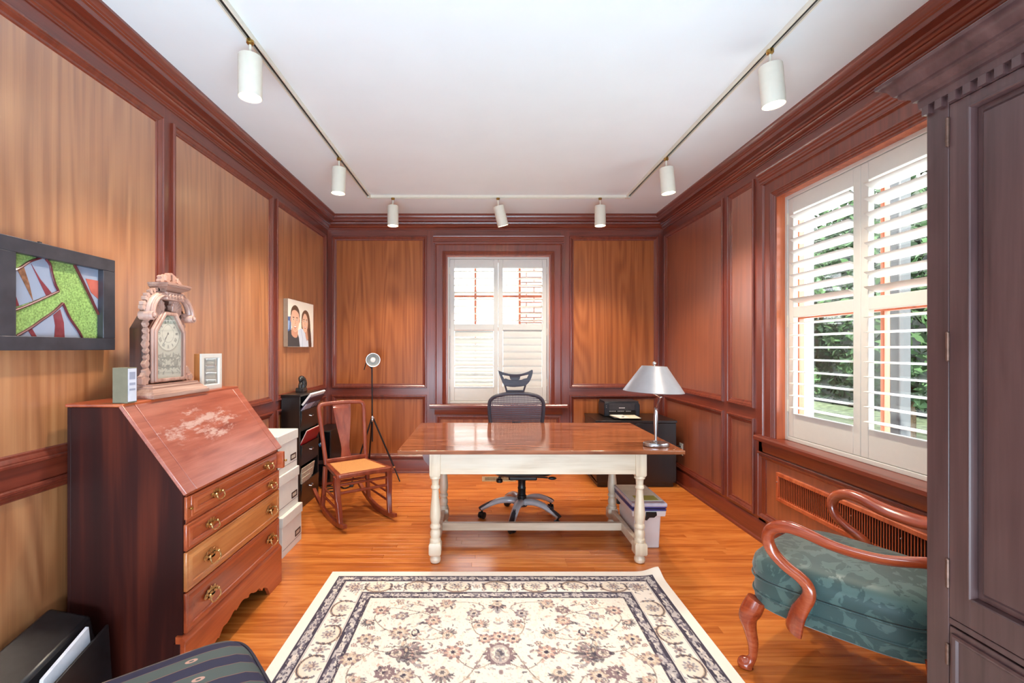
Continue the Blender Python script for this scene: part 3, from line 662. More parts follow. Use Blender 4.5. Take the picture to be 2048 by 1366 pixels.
rk('seat_frame', MB().prism([(-sw(.235), .225), (-sw(.235)+.02, .240), (sw(.235)-.02, .240), (sw(.235), .225), (sw(-.22), -.215), (-sw(-.22), -.215)], .378, .410, 'xy',
   [[(-sw(.19)+.035, .195), (sw(.19)-.035, .195), (sw(-.16)-.035, -.165), (-sw(-.16)+.035, -.165)]]), bevel=.006)
c = MB().hexa([(-.155, -.168, .395), (.155, -.168, .395), (.188, .198, .395), (-.188, .198, .395)], [(-.15, -.165, .413), (.15, -.165, .413), (.186, .196, .413), (-.186, .196, .413)]).build('seat', M['cane'], t, local=True, bevel=.003)
tag(c, 'pale orange woven cane seat')
Y = lambda z: -.195-(z-.41)*.26
def bp(x, z, off=0): return (x, Y(z)+off, z)
pth = [(-.172, .40), (-.180, .55), (-.190, .72), (-.196, .82), (-.196, .855), (-.188, .875), (-.165, .885), (-.08, .890), (0, .8915), (.08, .890), (.165, .885), (.188, .875), (.196, .855), (.196, .82), (.190, .72), (.180, .55), (.172, .40)]
rk('back_frame', MB().tube([bp(*p) for p in pth], (.018, .012), up=(0, 1, 0), n=14), bevel=0)
sp = [(.078, .875), (.074, .80), (.060, .70), (.046, .61), (.036, .54), (.035, .50), (.042, .455), (.052, .425), (.056, .405)]
sp = [(sp[0][0], sp[0][1])]+[p for p in spline(sp, 4)]
poly = [(x, z) for x, z in sp]+[(-x, z) for x, z in reversed(sp)]
rk('splat', MB(lambda x, z, d: bp(x, z, d)).prism(poly, -.006, .006, 'xy'), bevel=.002)
rk('back_rail', MB().tube([bp(-.17, .425), bp(.17, .425)], (.012, .018), sect='rect'), bevel=.003)

# ---- office chair
M['silver'] = plain('silver_plastic', L(206, 202, 204), .28, .15, .05)
M['mesh_dark'] = plain('charcoal_frame', L(64, 60, 70), .5, noise=.08)
def meshmat():
    m, nt, b = nmat('grey_mesh_weave'); out = nt.nodes['Material Output']
    b.inputs['Base Color'].default_value = (*L(98, 94, 104), 1); b.inputs['Roughness'].default_value = .7
    tc = N(nt, 'ShaderNodeTexCoord'); sp_ = N(nt, 'ShaderNodeSeparateXYZ'); nt.links.new(tc.outputs['Object'], sp_.inputs[0]); vals = []
    for ax, f in ((0, 480.0), (2, 380.0)):
        mu = N(nt, 'ShaderNodeMath', operation='MULTIPLY', i_1=f); nt.links.new(sp_.outputs[ax], mu.inputs[0])
        s_ = N(nt, 'ShaderNodeMath', operation='SINE'); nt.links.new(mu.outputs[0], s_.inputs[0]); vals.append(s_)
    mn = N(nt, 'ShaderNodeMath', operation='MINIMUM'); nt.links.new(vals[0].outputs[0], mn.inputs[0]); nt.links.new(vals[1].outputs[0], mn.inputs[1])
    gt = N(nt, 'ShaderNodeMath', operation='GREATER_THAN', i_1=-.25); nt.links.new(mn.outputs[0], gt.inputs[0])
    tr_ = N(nt, 'ShaderNodeBsdfTransparent'); mx = N(nt, 'ShaderNodeMixShader'); nt.links.new(gt.outputs[0], mx.inputs[0])
    nt.links.new(b.outputs[0], mx.inputs[1]); nt.links.new(tr_.outputs[0], mx.inputs[2]); nt.links.new(mx.outputs[0], out.inputs[0]); return m
M['mesh'] = meshmat()
t = thing('office_chair', 'grey mesh-back office chair with headrest rolled behind the desk', 'chair', (.31, 3.76, 0))
def oc(name, b, mat='mesh_dark', p=None, **k): return b.build(name, M[mat], p or t, local=True, **k)
for k in range(5):
    a = PI+k*2*PI/5+.0; ca, sa = math.cos(a), math.sin(a)
    pts = spline([(.02, .135), (.10, .150), (.18, .143), (.25, .118), (.325, .078)], 4); m = len(pts)
    lg = oc('base_leg', MB().tube([(r*ca, r*sa, z) for r, z in pts], [(.034-.008*i/m, .028-.012*i/m) for i in range(m)], 12), 'silver')
    q = spline([(.225, .134), (.27, .115), (.315, .092), (.338, .076)], 3)
    oc('tip_cover', MB().tube([(r*ca, r*sa, z+.003) for r, z in q], [(.020, .013)]*len(q), 10), 'dkplastic', lg)
    cx, cy = .318*ca, .318*sa; ww = a+.9
    b = MB().lathe([(.008, .05), (.008, .075)], (cx, cy, 0), 8)
    for d in (-.016, .016):
        dx, dy = -math.sin(ww)*d, math.cos(ww)*d
        rings = []
        for e in (-.009, -.006, .006, .009):
            rr = .027 if abs(e) < .008 else .022
            rings.append([(cx+dx-math.sin(ww)*e+rr*math.cos(2*PI*j/18)*math.cos(ww), cy+dy+math.cos(ww)*e+rr*math.cos(2*PI*j/18)*math.sin(ww), .0275+rr*math.sin(2*PI*j/18)) for j in range(18)])
        b.loft(rings)
    b.lathe([(.02, .045), (.024, .04), (.024, .03), (.02, .028)], (cx, cy, 0), 12)
    oc('caster', b, 'black', lg)
oc('gas_column', MB().lathe([(.045, .105), (.045, .155), (.036, .16), (.036, .19), (.031, .195), (.031, .24), (.034, .245), (.030, .255), (.030, .30), (.036, .315), (.036, .345)], (0, 0, 0), 24), 'black')
oc('tilt_mechanism', MB().box(-.11, .11, -.12, .14, .335, .385), 'black', bevel=.01)
oc('lever', MB().tube([(.10, -.05, .345), (.20, -.06, .342)], .006, 8).ball((.235, -.06, .338), .014, 2.4, 1, .9), 'black')
oc('tension_knob', MB().lathe([(.02, .30), (.026, .305), (.026, .325), (.01, .33), (.01, .345)], (-.18, -.04, 0), 14).tube([(-.18, -.04, .345), (-.1, -.02, .35)], .008, 8), 'black')
def pan(s, z): return [(s*.245*math.copysign(abs(math.cos(a))**.55, math.cos(a)), .0+s*.235*math.copysign(abs(math.sin(a))**.55, math.sin(a)), z) for a in [2*PI*k/32 for k in range(32)]]
oc('seat', MB().loft([pan(.9, .385), pan(1, .40), pan(1.02, .435), pan(.98, .465), pan(.8, .478), pan(.3, .482)]), 'black')
oc('back_support', MB().tube(spline([(0, .12, .36), (-.01, .25, .37), (-.018, .33, .45), (-.018, .35, .62), (-.018, .345, .72)], 5), (.035, .014), 10), 'black')
BY = .325
def bout(s):   # outline of the backrest: (x, z)
    return [(-.018+x*s, .70+(z-.70)*s) for x, z in spline([(0, .985), (.10, .978), (.19, .955), (.238, .915), (.250, .86), (.246, .78), (.232, .66), (.215, .53), (.18, .475), (.09, .462), (0, .46), (-.09, .462), (-.18, .475), (-.215, .53), (-.232, .66), (-.246, .78), (-.250, .86), (-.238, .915), (-.19, .955), (-.10, .978), (0, .985)], 4)[:-1]]
bow = lambda x, z: BY+.05*(x+.018)**2/.06+.03*math.cos((z-.70)*5)-.03
oc('backrest_frame', MB().tube([(x, bow(x, z), z) for x, z in bout(.955)], (.016, .018), 10, up=(0, 1, 0), closed=True), 'mesh_dark')
ol = bout(.95); oc('backrest_mesh', MB().add([(-.018, bow(-.018, .7), .7)]+[(x, bow(x, z), z) for x, z in ol], [(0, 1+i, 1+(i+1) % len(ol)) for i in range(len(ol))]), 'mesh', fix=False)
def hp(u, v): return ((900+u/7.314-966)*4.085/940-.31, 1.36-(720+v/7.314-697)*4.085/940)
hb = [hp(*p) for p in spline([(700, 150), (760, 175), (860, 203), (955, 210), (1050, 203), (1150, 170), (1205, 145), (1207, 200), (1178, 290), (1135, 350), (1085, 382), (950, 398), (850, 390), (790, 368), (752, 290), (700, 150)], 3)[:-1]]
h1 = [hp(*p) for p in ((765, 220), (870, 236), (886, 285), (905, 297), (860, 290), (815, 272), (793, 280))]; h2 = [hp(*p) for p in ((1030, 240), (1155, 214), (1128, 268), (1085, 276), (1050, 292), (1000, 297), (1020, 285))]
hw = lambda x, z: BY+.02-.5*(x+.018)**2
oc('headrest', MB(lambda x, z, d: (x, hw(x, z)+d, z)).prism(hb, -.012, .012, 'xy', [h1, h2]), 'mesh_dark', bevel=.003)
for s in (-1, 1):
    a = hp(955+s*150, 372); c = hp(955+s*112, 480)
    oc('headrest_strut', MB().tube([(a[0], hw(*a), a[1]), (c[0], hw(*a)+.005, c[1]-.01)], (.012, .008), 8), 'mesh_dark')
b = [hp(830, 462), hp(1075, 462)]
oc('strut_bridge', MB().tube([(b[0][0], BY+.01, b[0][1]), (b[1][0], BY+.01, b[1][1])], (.008, .012), 8), 'mesh_dark')

# ---- green armchair (local: +y is the way it faces)
def damask():
    m, nt, b = nmat('green_damask'); ln = nt.links.new
    tc = N(nt, 'ShaderNodeTexCoord'); nz = N(nt, 'ShaderNodeTexNoise', i_Scale=11.0, i_Detail=3.5, i_Roughness=.55, i_Distortion=1.6); ln(tc.outputs['Object'], nz.inputs['Vector'])
    f = ramp(nt, nz.outputs[0], [(.505, (0, 0, 0)), (.53, (1, 1, 1))])
    mx = N(nt, 'ShaderNodeMixRGB'); ln(f, mx.inputs[0]); mx.inputs[1].default_value = (*L(48, 74, 71), 1); mx.inputs[2].default_value = (*L(74, 100, 95), 1)
    ln(mx.outputs[0], b.inputs['Base Color'])
    r = N(nt, 'ShaderNodeMath', operation='MULTIPLY_ADD', i_1=-.14, i_2=.52); ln(f, r.inputs[0]); ln(r.outputs[0], b.inputs['Roughness'])
    b.inputs['Sheen Weight'].default_value = .3; return m
M['damask'] = damask()
M['arm'] = wood('polished_mahogany_arm', L(120, 40, 20), L(160, 66, 34), L(184, 92, 54), axis='y', across=18, rough=.2, fig=.2)
t = thing('armchair', 'green damask armchair with curved mahogany arms under the right window', 'chair', (1.487, 1.98, 0), math.atan2(.59, .807))
def outl(s, z, fr=.30, bk=.235, y1=.25, y0=-.36, n=48):
    o = []
    for k in range(n):
        a = 2*PI*k/n; cx = math.copysign(abs(math.cos(a))**.5, math.cos(a)); cy = math.copysign(abs(math.sin(a))**.5, math.sin(a))
        y = (y0+y1)/2+cy*(y1-y0)/2*s; w = bk+(fr-bk)*(cy+1)/2
        o.append((cx*w*s, y, z))
    return o
def ac(name, b, mat='damask', **k): return b.build(name, M[mat], t, local=True, **k)
ac('seat_rail', MB().loft([outl(.96, .272), outl(1.0, .28), outl(1.015, .33), outl(1.0, .392)]))
ac('seat_cushion', MB().loft([outl(.97, .390), outl(1.02, .402), outl(1.035, .43), outl(1.01, .462), outl(.93, .488), outl(.78, .505), outl(.5, .517), outl(.2, .522)]))
for z, s in ((.395, 1.03), (.33, 1.022)): ac('piping', MB().tube(outl(s, z), .0045, 6, closed=True))
ac('backrest', MB().loft([[(x*w, y-.10*max(0, z-.45), z) for x, y in ((-.22, -.42), (-.215, -.375), (-.17, -.345), (0, -.335), (.17, -.345), (.215, -.375), (.22, -.42), (.18, -.435), (0, -.44), (-.18, -.435))] for z, w in ((.38, .95), (.5, 1), (.75, 1.0), (.88, .98), (.95, .85), (.985, .5))]))
for s in (-1, 1):
    ctl = [(.225, -.43, .665, .018, .022), (.262, -.33, .648, .026, .018), (.292, -.22, .628, .034, .016), (.318, -.10, .635, .034, .017), (.335, 0, .662, .028, .021), (.342, .06, .668, .025, .024), (.345, .108, .645, .023, .024), (.345, .122, .60, .022, .023),
           (.342, .104, .553, .022, .022), (.338, .06, .513, .021, .021), (.333, .015, .487, .021, .022), (.331, -.012, .46, .021, .026), (.331, -.015, .425, .020, .030), (.331, .002, .385, .019, .034), (.331, .022, .340, .018, .044), (.331, .035, .285, .017, .052), (.331, .036, .268, .016, .05)]
    sp = spline(ctl, 5)
    ac('arm', MB().tube([(s*p[0], p[1], p[2]) for p in sp], [(p[3], p[4]) for p in sp], 16, up=(s*.02, 1, .3)), 'arm', smooth=60)
    kn = spline([(.262, .20, .30, .036), (.272, .216, .255, .040), (.278, .228, .22, .036), (.273, .223, .17, .026), (.266, .214, .11, .021), (.266, .214, .06, .0165), (.27, .222, .035, .019), (.277, .236, .018, .031), (.279, .24, .006, .030), (.279, .24, .0, .02)], 4)
    ac('front_leg', MB().tube([(s*p[0], p[1], p[2]) for p in kn], [max(p[3], .004) for p in kn], 16), 'arm', smooth=60)
    ac('knee_carving', MB().tube(spline([(s*.235, .25, .262), (s*.21, .247, .255), (s*.215, .245, .235), (s*.235, .245, .232), (s*.24, .245, .248)], 4), .008, 8), 'arm')
    ac('rear_leg', MB().tube([(s*.20, -.34, .30), (s*.205, -.35, .2), (s*.215, -.41, 0)], [.026, .023, .017], 12), 'arm')

# ---- armoire
M['armoire'] = wood('plum_brown_wood', L(54, 32, 32), L(74, 48, 47), L(90, 62, 59), rough=.42, fig=.15)
t = thing('armoire', 'tall dark plum-brown wardrobe with dentil cornice in front of the window', 'wardrobe', (1.59, .8, 0))
AX, AY0, AY1 = 1.28, .25, 1.356
AM = M['armoire']; fr = lambda u, w, h: (AX-w, u, h)
bx('side_panel', AM, t, AX+.02, 1.90, AY1-.022, AY1, 0.06, 2.06); bx('side_panel', AM, t, AX+.02, 1.90, AY0, AY0+.022, 0.06, 2.06)
bx('back_panel', AM, t, 1.885, 1.90, AY0+.022, AY1-.022, .06, 2.06); bx('top_board', AM, t, AX, 1.90, AY0, AY1, 2.06, 2.10)
bx('bottom_board', AM, t, AX+.02, 1.885, AY0+.022, AY1-.022, .1, .125)
bx('plinth', AM, t, AX-.012, 1.90, AY0-.012, AY1+.012, 0, .10, bevel=.006)
for u0, u1 in ((AY1-.064, AY1), (AY0, AY0+.064)): bx('face_stile', AM, t, AX, AX+.022, u0, u1, .10, 2.06)
bx('face_rail', AM, t, AX, AX+.022, AY0+.064, AY1-.064, 2.03, 2.06); bx('face_rail', AM, t, AX, AX+.022, AY0+.064, AY1-.064, .605, .622)
md = (AY0+AY1)/2
DM = [(0, -.004), (0, .002), (.004, .0025), (.007, .0), (.0095, -.010), (.0095, -.016)]
for a, b, hs in ((md+.001, AY1-.066, AY1-.064), (AY0+.066, md-.001, AY0+.064)):
    d = MB(fr)
    for q in ((a, a+.055, .624, 2.028), (b-.055, b, .624, 2.028), (a+.055, b-.055, 1.995, 2.028), (a+.055, b-.055, .624, .70)): d.box(q[0], q[1], -.02, .0, q[2], q[3])
    do = d.build('door', AM, t, bevel=.001)
    MB(fr).mold(a+.050, b-.050, .695, 2.0, DM).build('bead', AM, do, smooth=30)
    MB(fr).loft([[(u, w, h) for u, h in ((a+.06+m, .705+m), (b-.06-m, .705+m), (b-.06-m, 1.99-m), (a+.06+m, 1.99-m))] for m, w in ((0, -.016), (.014, -.0155), (.022, -.006), (.025, -.004))]).build('raised_panel', AM, do, smooth=20)
    for z in (.742, 1.365, 1.955):
        MB().lathe([(.002, z-.041), (.0045, z-.038), (.0045, z+.038), (.002, z+.041)], (AX-.003, hs, 0), 10).build('hinge', M['bronze'], do)
    dr = bx('drawer', AM, t, AX, AX+.02, a, b, .125, .60)
    MB(fr).mold(a+.01, b-.01, .14, .585, [(0, -.002), (0, .006), (.006, .008), (.012, .006), (.016, .001), (.016, -.002)]).build('bead', AM, dr, smooth=30)
    for z in (.20, .52):
        MB().lathe([(.002, z-.03), (.0045, z-.028), (.0045, z+.028), (.002, z+.03)], (AX-.003, hs, 0), 10).build('hinge', M['bronze'], dr)
cor = [(-.02, 2.055), (.012, 2.055), (.014, 2.075), (.022, 2.078), (.024, 2.088), (.034, 2.093), (.044, 2.10), (.046, 2.108), (.052, 2.11), (.062, 2.13), (.076, 2.142), (.082, 2.144), (.084, 2.152), (.08, 2.156), (-.02, 2.156)]
b = MB(); rings = []
for cx_, cy_, sx_, sy_ in ((1.90, AY1, 0, 1), (AX, AY1, -1, 1), (AX, AY0, -1, -1), (1.90, AY0, 0, -1)): rings.append([(cx_+sx_*w, cy_+sy_*w, h) for w, h in cor])
b.loft(rings); b.build('cornice', AM, t, smooth=30)
dn = None; yy = AY0+.01
def dent(o_, y): 
    o_.location = (0, y, 0)
while yy < AY1+.01:
    if dn is None: dn = o = MB().box(AX-.013, AX+.001, 0, .02, 2.030, 2.0545).build('dentil', AM, t, bevel=.001)
    else: o = bpy.data.objects.new('dentil', dn.data); COL.objects.link(o); o.parent = t
    o.location = (0, yy, 0); yy += .0385

# ---- striped stool in the near left corner
def stripes():
    m, nt, b = nmat('striped_upholstery'); ln = nt.links.new
    tc = N(nt, 'ShaderNodeTexCoord'); sx_ = N(nt, 'ShaderNodeSeparateXYZ'); ln(tc.outputs['Object'], sx_.inputs[0])
    mu = N(nt, 'ShaderNodeMath', operation='MULTIPLY', i_1=10.2); ln(sx_.outputs[1], mu.inputs[0])
    ad0 = N(nt, 'ShaderNodeMath', operation='ADD', i_1=.02); ln(mu.outputs[0], ad0.inputs[0])
    fr_ = N(nt, 'ShaderNodeMath', operation='FRACT'); ln(ad0.outputs[0], fr_.inputs[0])
    cr = ramp(nt, fr_.outputs[0], [(0, L(44, 48, 76)), (.44, L(44, 48, 76)), (.455, L(150, 110, 90)), (.475, L(84, 98, 96)), (.97, L(84, 98, 96)), (.985, L(150, 110, 90))])
    # little woven flowers on the pale stripes
    my = N(nt, 'ShaderNodeMath', operation='MULTIPLY', i_1=5.4); ln(sx_.outputs[0], my.inputs[0]); fy = N(nt, 'ShaderNodeMath', operation='FRACT'); ln(my.outputs[0], fy.inputs[0])
    dx = N(nt, 'ShaderNodeMath', operation='MULTIPLY_ADD', i_1=6.4, i_2=-6.4*.725); ln(fr_.outputs[0], dx.inputs[0])
    dy = N(nt, 'ShaderNodeMath', operation='MULTIPLY_ADD', i_1=7.0, i_2=-3.5); ln(fy.outputs[0], dy.inputs[0])
    cb_ = N(nt, 'ShaderNodeCombineXYZ'); ln(dx.outputs[0], cb_.inputs[0]); ln(dy.outputs[0], cb_.inputs[1])
    le = N(nt, 'ShaderNodeVectorMath', operation='LENGTH'); ln(cb_.outputs[0], le.inputs[0])
    fc = ramp(nt, le.outputs['Value'], [(0, (0, 0, 0)), (.22, (0, 0, 0)), (.26, (1, 1, 1)), (.55, (1, 1, 1)), (.62, (0, 0, 0))])
    mx = N(nt, 'ShaderNodeMixRGB'); ln(fc, mx.inputs[0]); ln(cr, mx.inputs[1]); mx.inputs[2].default_value = (*L(206, 166, 150), 1); ln(mx.outputs[0], b.inputs['Base Color'])
    b.inputs['Roughness'].default_value = .7; return m
M['stripe'] = stripes()
t = thing('upholstered_stool', 'low stool with blue and grey-green striped seat in the near corner', 'stool', (-.795, 1.145, .0095), math.atan2(.191, -.164)-PI/2+PI)
def so(s, z, q=.32, h=.25): return [(h*s*math.copysign(abs(math.cos(a))**q, math.cos(a)), h*s*math.copysign(abs(math.sin(a))**q, math.sin(a)), z) for a in [2*PI*k/56 for k in range(56)]]
MB().loft([so(.97, .34), so(1.0, .35), so(1.01, .40), so(.99, .435), so(.93, .456), so(.8, .472), so(.55, .484), so(.25, .488)]).build('seat', M['stripe'], t, local=True)
for z in (.345, .433): MB().tube(so(1.005, z), .006, 6, closed=True).build('piping', plain('navy_piping', L(50, 46, 62), .7), t, local=True)
for a in (-1, 1):
    for b in (-1, 1): MB().tube([(a*.2, b*.2, .345), (a*.205, b*.205, .2), (a*.21, b*.21, 0)], [.026, .022, .015], 12).build('leg', M['trim_z'], t, local=True)
MB().box(-.215, .215, -.215, .215, .30, .343).build('frame', M['trim_z'], t, local=True, bevel=.006)

# ================================================================ RUG
def make_rug():
    cx, Y1, Wd, Ln = .075, 2.845, .985, 2.9
    xs = np.linspace(-Wd, Wd, 640); ys = np.concatenate([np.linspace(0, 1.25, 265), np.linspace(1.262, Ln, 130)])
    p = Print(xs, ys, (244, 233, 220)); X, Y = p.X, p.Y; sh = X.shape
    NAVY, GREY, TAN, ROSE, MAUVE = (70, 62, 76), (160, 152, 154), (208, 184, 160), (204, 166, 150), (140, 116, 118)
    e = np.minimum(np.minimum(Wd-np.abs(X), Y), Ln-Y)
    full = (slice(None), slice(None))
    n1 = blur_noise(sh, 3, 1); n2 = blur_noise(sh, 5, 2); n3 = blur_noise(sh, 2, 3)
    p.put(full, e < .055, (248, 238, 224))
    fld = e > .29; p.put(full, fld, (244, 232, 217))
    for a, b in ((.057, .112), (.242, .297)):
        band = (e > a) & (e < b); p.put(full, band, (196, 186, 182)); p.put(full, band & (n2 > .60), (226, 214, 202)); p.put(full, band & (n1 > .60), (120, 112, 122)); p.put(full, band & (n3 > .80), NAVY)
        p.put(full, ((e > a-.003) & (e < a+.006)) | ((e > b-.005) & (e < b+.003)), NAVY)
        p.put(full, band & (np.minimum(e-a, b-e) < .014) & (n2 > .5), NAVY)
    p.put(full, (np.abs(e-.235) < .002) | (np.abs(e-.120) < .002), GREY)
    def blossom(x, y, r, cols, n=8, rot=0, sy=1):
        for k, (f, c) in enumerate(cols): p.flower(x, y, r*f, n, c, 1, rot+k*.4, .35, sy)
    def rosette(x, y, ang, s=1.0):     # a border medallion inside a horseshoe
        p.ell(x, y, .066*s, .05*s, (232, 216, 196), .8, ang); arc = [(x+math.cos(ang)*.074*s*math.cos(a)-math.sin(ang)*.056*s*math.sin(a), y+math.sin(ang)*.074*s*math.cos(a)+math.cos(ang)*.056*s*math.sin(a)) for a in [-.35+k*(PI+.7)/16 for k in range(17)]]; p.line(arc, .007*s, (196, 168, 142)); p.line(arc, .0028*s, (84, 74, 84))
        ux, uy = -math.sin(ang), math.cos(ang)
        p.ell(x-ux*.02*s, y-uy*.02*s, .055*s, .042*s, (240, 228, 210), 1, ang)
        blossom(x, y, .036*s, ((1, GREY), (.78, (216, 200, 182)), (.5, MAUVE), (.25, TAN)), 9)
        for q in (-1, 1):
            tx, ty = math.cos(ang), math.sin(ang)
            for d, h in ((.07, .0), (.066, .028), (.074, -.03)): p.ell(x+q*tx*d*s-ux*h, y+q*ty*d*s-uy*h, .012, .007, NAVY, .8, ang+q*.8)
    k = 0
    for i in range(-3, 4):
        x = i*.222; ang = 0 if i % 2 else PI
        rosette(x, .178, ang)
        for q in (-1, 1): blossom(x+q*.111, .178, .026, ((1, GREY), (.7, (224, 210, 194)), (.4, MAUVE)), 6, .3)
    for q in (-1, 1):
        blossom(q*.80, .185, .05, ((1, GREY), (.8, (222, 206, 186)), (.55, MAUVE), (.3, TAN)), 10)
        j = 0; y = .40
        while y < 2.75:
            rosette(q*.806, y, PI/2*q*(1 if j % 2 else -1), .98)
            blossom(q*.806, y+.112, .032, ((1, GREY), (.75, (222, 208, 192)), (.45, MAUVE)), 7)
            y += .224; j += 1
    r = np.random.default_rng(5)
    for _ in range(700):               # scattered leaflets of the main border
        t_ = r.random()
        if t_ < .4: x = r.uniform(-.86, .86); y = .178+r.uniform(-.05, .05)
        else: x = r.choice([-1, 1])*(.806+r.uniform(-.05, .05)); y = r.uniform(.13, 2.7)
        p.ell(x, y, r.uniform(.006, .013), r.uniform(.003, .005), [NAVY, GREY, TAN, MAUVE][r.integers(4)], .8, r.uniform(0, PI))
    # the field: vines, palmettes and leaves, mirrored left to right
    VINE = (150, 130, 116)
    def both(f):
        for s in (1, -1): f(s)
    def vine(pts, w=.0028):
        sp = spline(pts, 8); both(lambda s: p.line([(s*a, b) for a, b in sp], w, VINE, .9))
    for o in (0, .84, 1.68):
        vine([(0, .64+o), (.10, .62+o), (.13, .50+o), (.07, .40+o), (.12, .35+o), (.24, .345+o), (.33, .41+o), (.47, .47+o)])
        vine([(.0, .80+o), (.12, .86+o), (.24, .74+o), (.33, .76+o), (.42, .76+o), (.56, .74+o), (.66, .66+o)])
        vine([(.24, .63+o), (.34, .55+o), (.34, .47+o), (.42, .43+o), (.56, .40+o), (.62, .48+o), (.55, .58+o), (.47, .61+o), (.43, .70+o), (.52, .72+o)])
        vine([(.47, .61+o), (.40, .66+o), (.30, .66+o), (.24, .63+o)]); vine([(.56, .74+o), (.64, .86+o), (.60, .98+o), (.48, .92+o), (.36, .90+o), (.30, .98+o)])
        vine([(.06, .74+o), (.16, .94+o), (.30, .98+o), (.42, 1.06+o), (.50, 1.12+o)])
    def palm(x, y, sz, ang, dark=MAUVE, lite=ROSE):
        def f(s):
            for k in range(-4, 5):
                a = ang+k*.30; l = sz*(1-.05*abs(k)); q = (s*(x+math.cos(a)*l*.55), y+math.sin(a)*l*.55)
                p.ell(q[0], q[1], l*.5, sz*.10, dark if k % 2 else NAVY, .85, a if s > 0 else PI-a)
            p.ell(s*x, y, sz*.42, sz*.36, lite, 1); p.ell(s*x, y, sz*.30, sz*.25, (224, 206, 188), 1); p.flower(s*x, y, sz*.2, 6, NAVY, .8)
            p.ell(s*(x-math.cos(ang)*sz*.42), y-math.sin(ang)*sz*.42, sz*.16, sz*.13, dark, .9)
        both(f)
    def fl(x, y, sz, c=ROSE, n=8):
        both(lambda s: (blossom(s*x, y, sz, ((1, MAUVE), (.82, c), (.5, (226, 208, 190)), (.28, NAVY)), n, .2)))
    for o in (0, .84, 1.68):
        palm(.424, .762+o, .105, PI); palm(.46, .762+o, .085, PI, NAVY, MAUVE)
        palm(0, .74+o, .10, PI/2, MAUVE, GREY); p.flower(0, .765+o, .07, 14, MAUVE, 1, 0, .2, 1.3); p.ell(0, .765+o, .044, .064, (196, 180, 172)); p.flower(0, .765+o, .04, 10, (236, 222, 206), 1, .2, .3, 1.4); p.ell(0, .765+o, .022, .036, GREY); p.flower(0, .765+o, .02, 6, NAVY, .8, 0, .4, 1.5)
        fl(.208, .753+o, .052, ROSE); palm(.242, .63+o, .06, -PI/2, MAUVE, TAN); fl(.472, .611+o, .055, TAN, 10); palm(.096, .552+o, .055, -2.4); fl(.323, .511+o, .045); fl(.337, .414+o, .042, MAUVE)
        fl(.485, .469+o, .04, GREY, 6); fl(.262, .36+o, .045, TAN); fl(.122, .447+o, .04, GREY); palm(.633, .521+o, .05, .6, NAVY); fl(.601, .419+o, .045); fl(.484, .886+o, .05, MAUVE)
        palm(.246, .885+o, .07, PI/2, MAUVE, TAN); fl(.405, .905+o, .05, TAN, 10); fl(.0, .639+o, .042); palm(0, .36+o, .06, PI/2, MAUVE, TAN); fl(.066, .657+o, .04); fl(.62, .66+o, .045, TAN); fl(.655, .80+o, .05, TAN); palm(.60, .93+o, .06, 2.2)
        both(lambda s: p.ell(s*.397, .611+o, .02, .03, NAVY, 1)); both(lambda s: p.ell(s*.40, .606+o, .011, .02, (236, 224, 206), 1))
    for _ in range(70):
        x = r.uniform(.02, .67); y = r.uniform(.31, 2.58); z = r.uniform(.012, .021); fl(x, y, z, [ROSE, TAN, GREY][r.integers(3)], 6)
    for _ in range(900):
        x = r.uniform(0, .67); y = r.uniform(.32, 2.58); l = r.uniform(.006, .019); a = r.uniform(0, PI); c = [NAVY, MAUVE, ROSE, TAN, GREY, MAUVE][r.integers(6)]
        both(lambda s: p.ell(s*x, y, l, l*.42, c, .85, a if s > 0 else PI-a))
        if r.random() < .5: both(lambda s: p.ell(s*(x+l*.3), y, l*.5, l*.2, (236, 224, 206), .8, a if s > 0 else PI-a))
    p.put(full, fld & (n1 > .72), (226, 208, 186), .35); p.put(full, fld & (n3 > .86), (176, 156, 146), .5)
    M['rug'] = vcol('rug_pile', .95, .5)
    t = thing('area_rug', 'cream oriental rug with dark floral border before the desk', 'rug', (cx, Y1-Ln/2, 0))
    lift = lambda X, Y: .009+.030*np.exp(-(((Wd-X)/.07)**2+(Y/.07)**2))
    p.build('pile', lambda X, Y: (cx+X, Y1-Y, lift(X, Y)), M['rug'], t)
    bx('backing', plain('rug_backing', L(206, 188, 164), .9), t, cx-Wd, cx+Wd, Y1-Ln, Y1-.0, .0005, .0085, bevel=.002)
make_rug()

# ================================================================ ON AND AROUND THE DESK
M['shade'] = plain('silver_grey_shade', L(150, 150, 156), .42, .35, .03)
lx, ly, lz = 1.128, 3.061, .7255
t = thing('table_lamp', 'silver desk lamp with grey cone shade on the desk corner', 'lamp', (lx, ly, lz))
MB().lathe([(0, .0), (.080, 0), (.084, .004), (.084, .018), (.080, .024), (.03, .027), (0, .027)], (lx, ly, lz), 40, sy=.75).build('base', M['steel'], t)
for i in range(4): MB().ball((lx-.05+.016*i, ly-.032, lz+.0255), .0045, 1, 1, .5, 8, 5).build('button', M['black'], t)
MB().lathe([(.012, .024), (.014, .03), (.008, .036), (.0075, .05), (.010, .09), (.0135, .15), (.0135, .20), (.0105, .225), (.009, .232), (.011, .238), (.006, .25)], (lx-.003, ly, lz), 20).build('column', M['steel'], t)
for d in (-.006, .006): MB().tube([(lx-.003, ly+d, lz+.24), (lx+.028, ly+d, lz+.315)], .004, 8).build('arm', M['chrome'], t)
MB().ball((lx+.028, ly, lz+.318), .010, n=12, m=8).build('joint', M['chrome'], t)
MB().tube([(lx+.028, ly, lz+.318), (lx-.022, ly, lz+.345), (lx-.028, ly, lz+.352), (lx-.028, ly, lz+.39)], .0065, 8).build('upper_arm', M['chrome'], t)
sx_ = lx-.016; n = 48; b = MB(); R0 = Matrix.Rotation(math.radians(2.2), 4, 'Y')
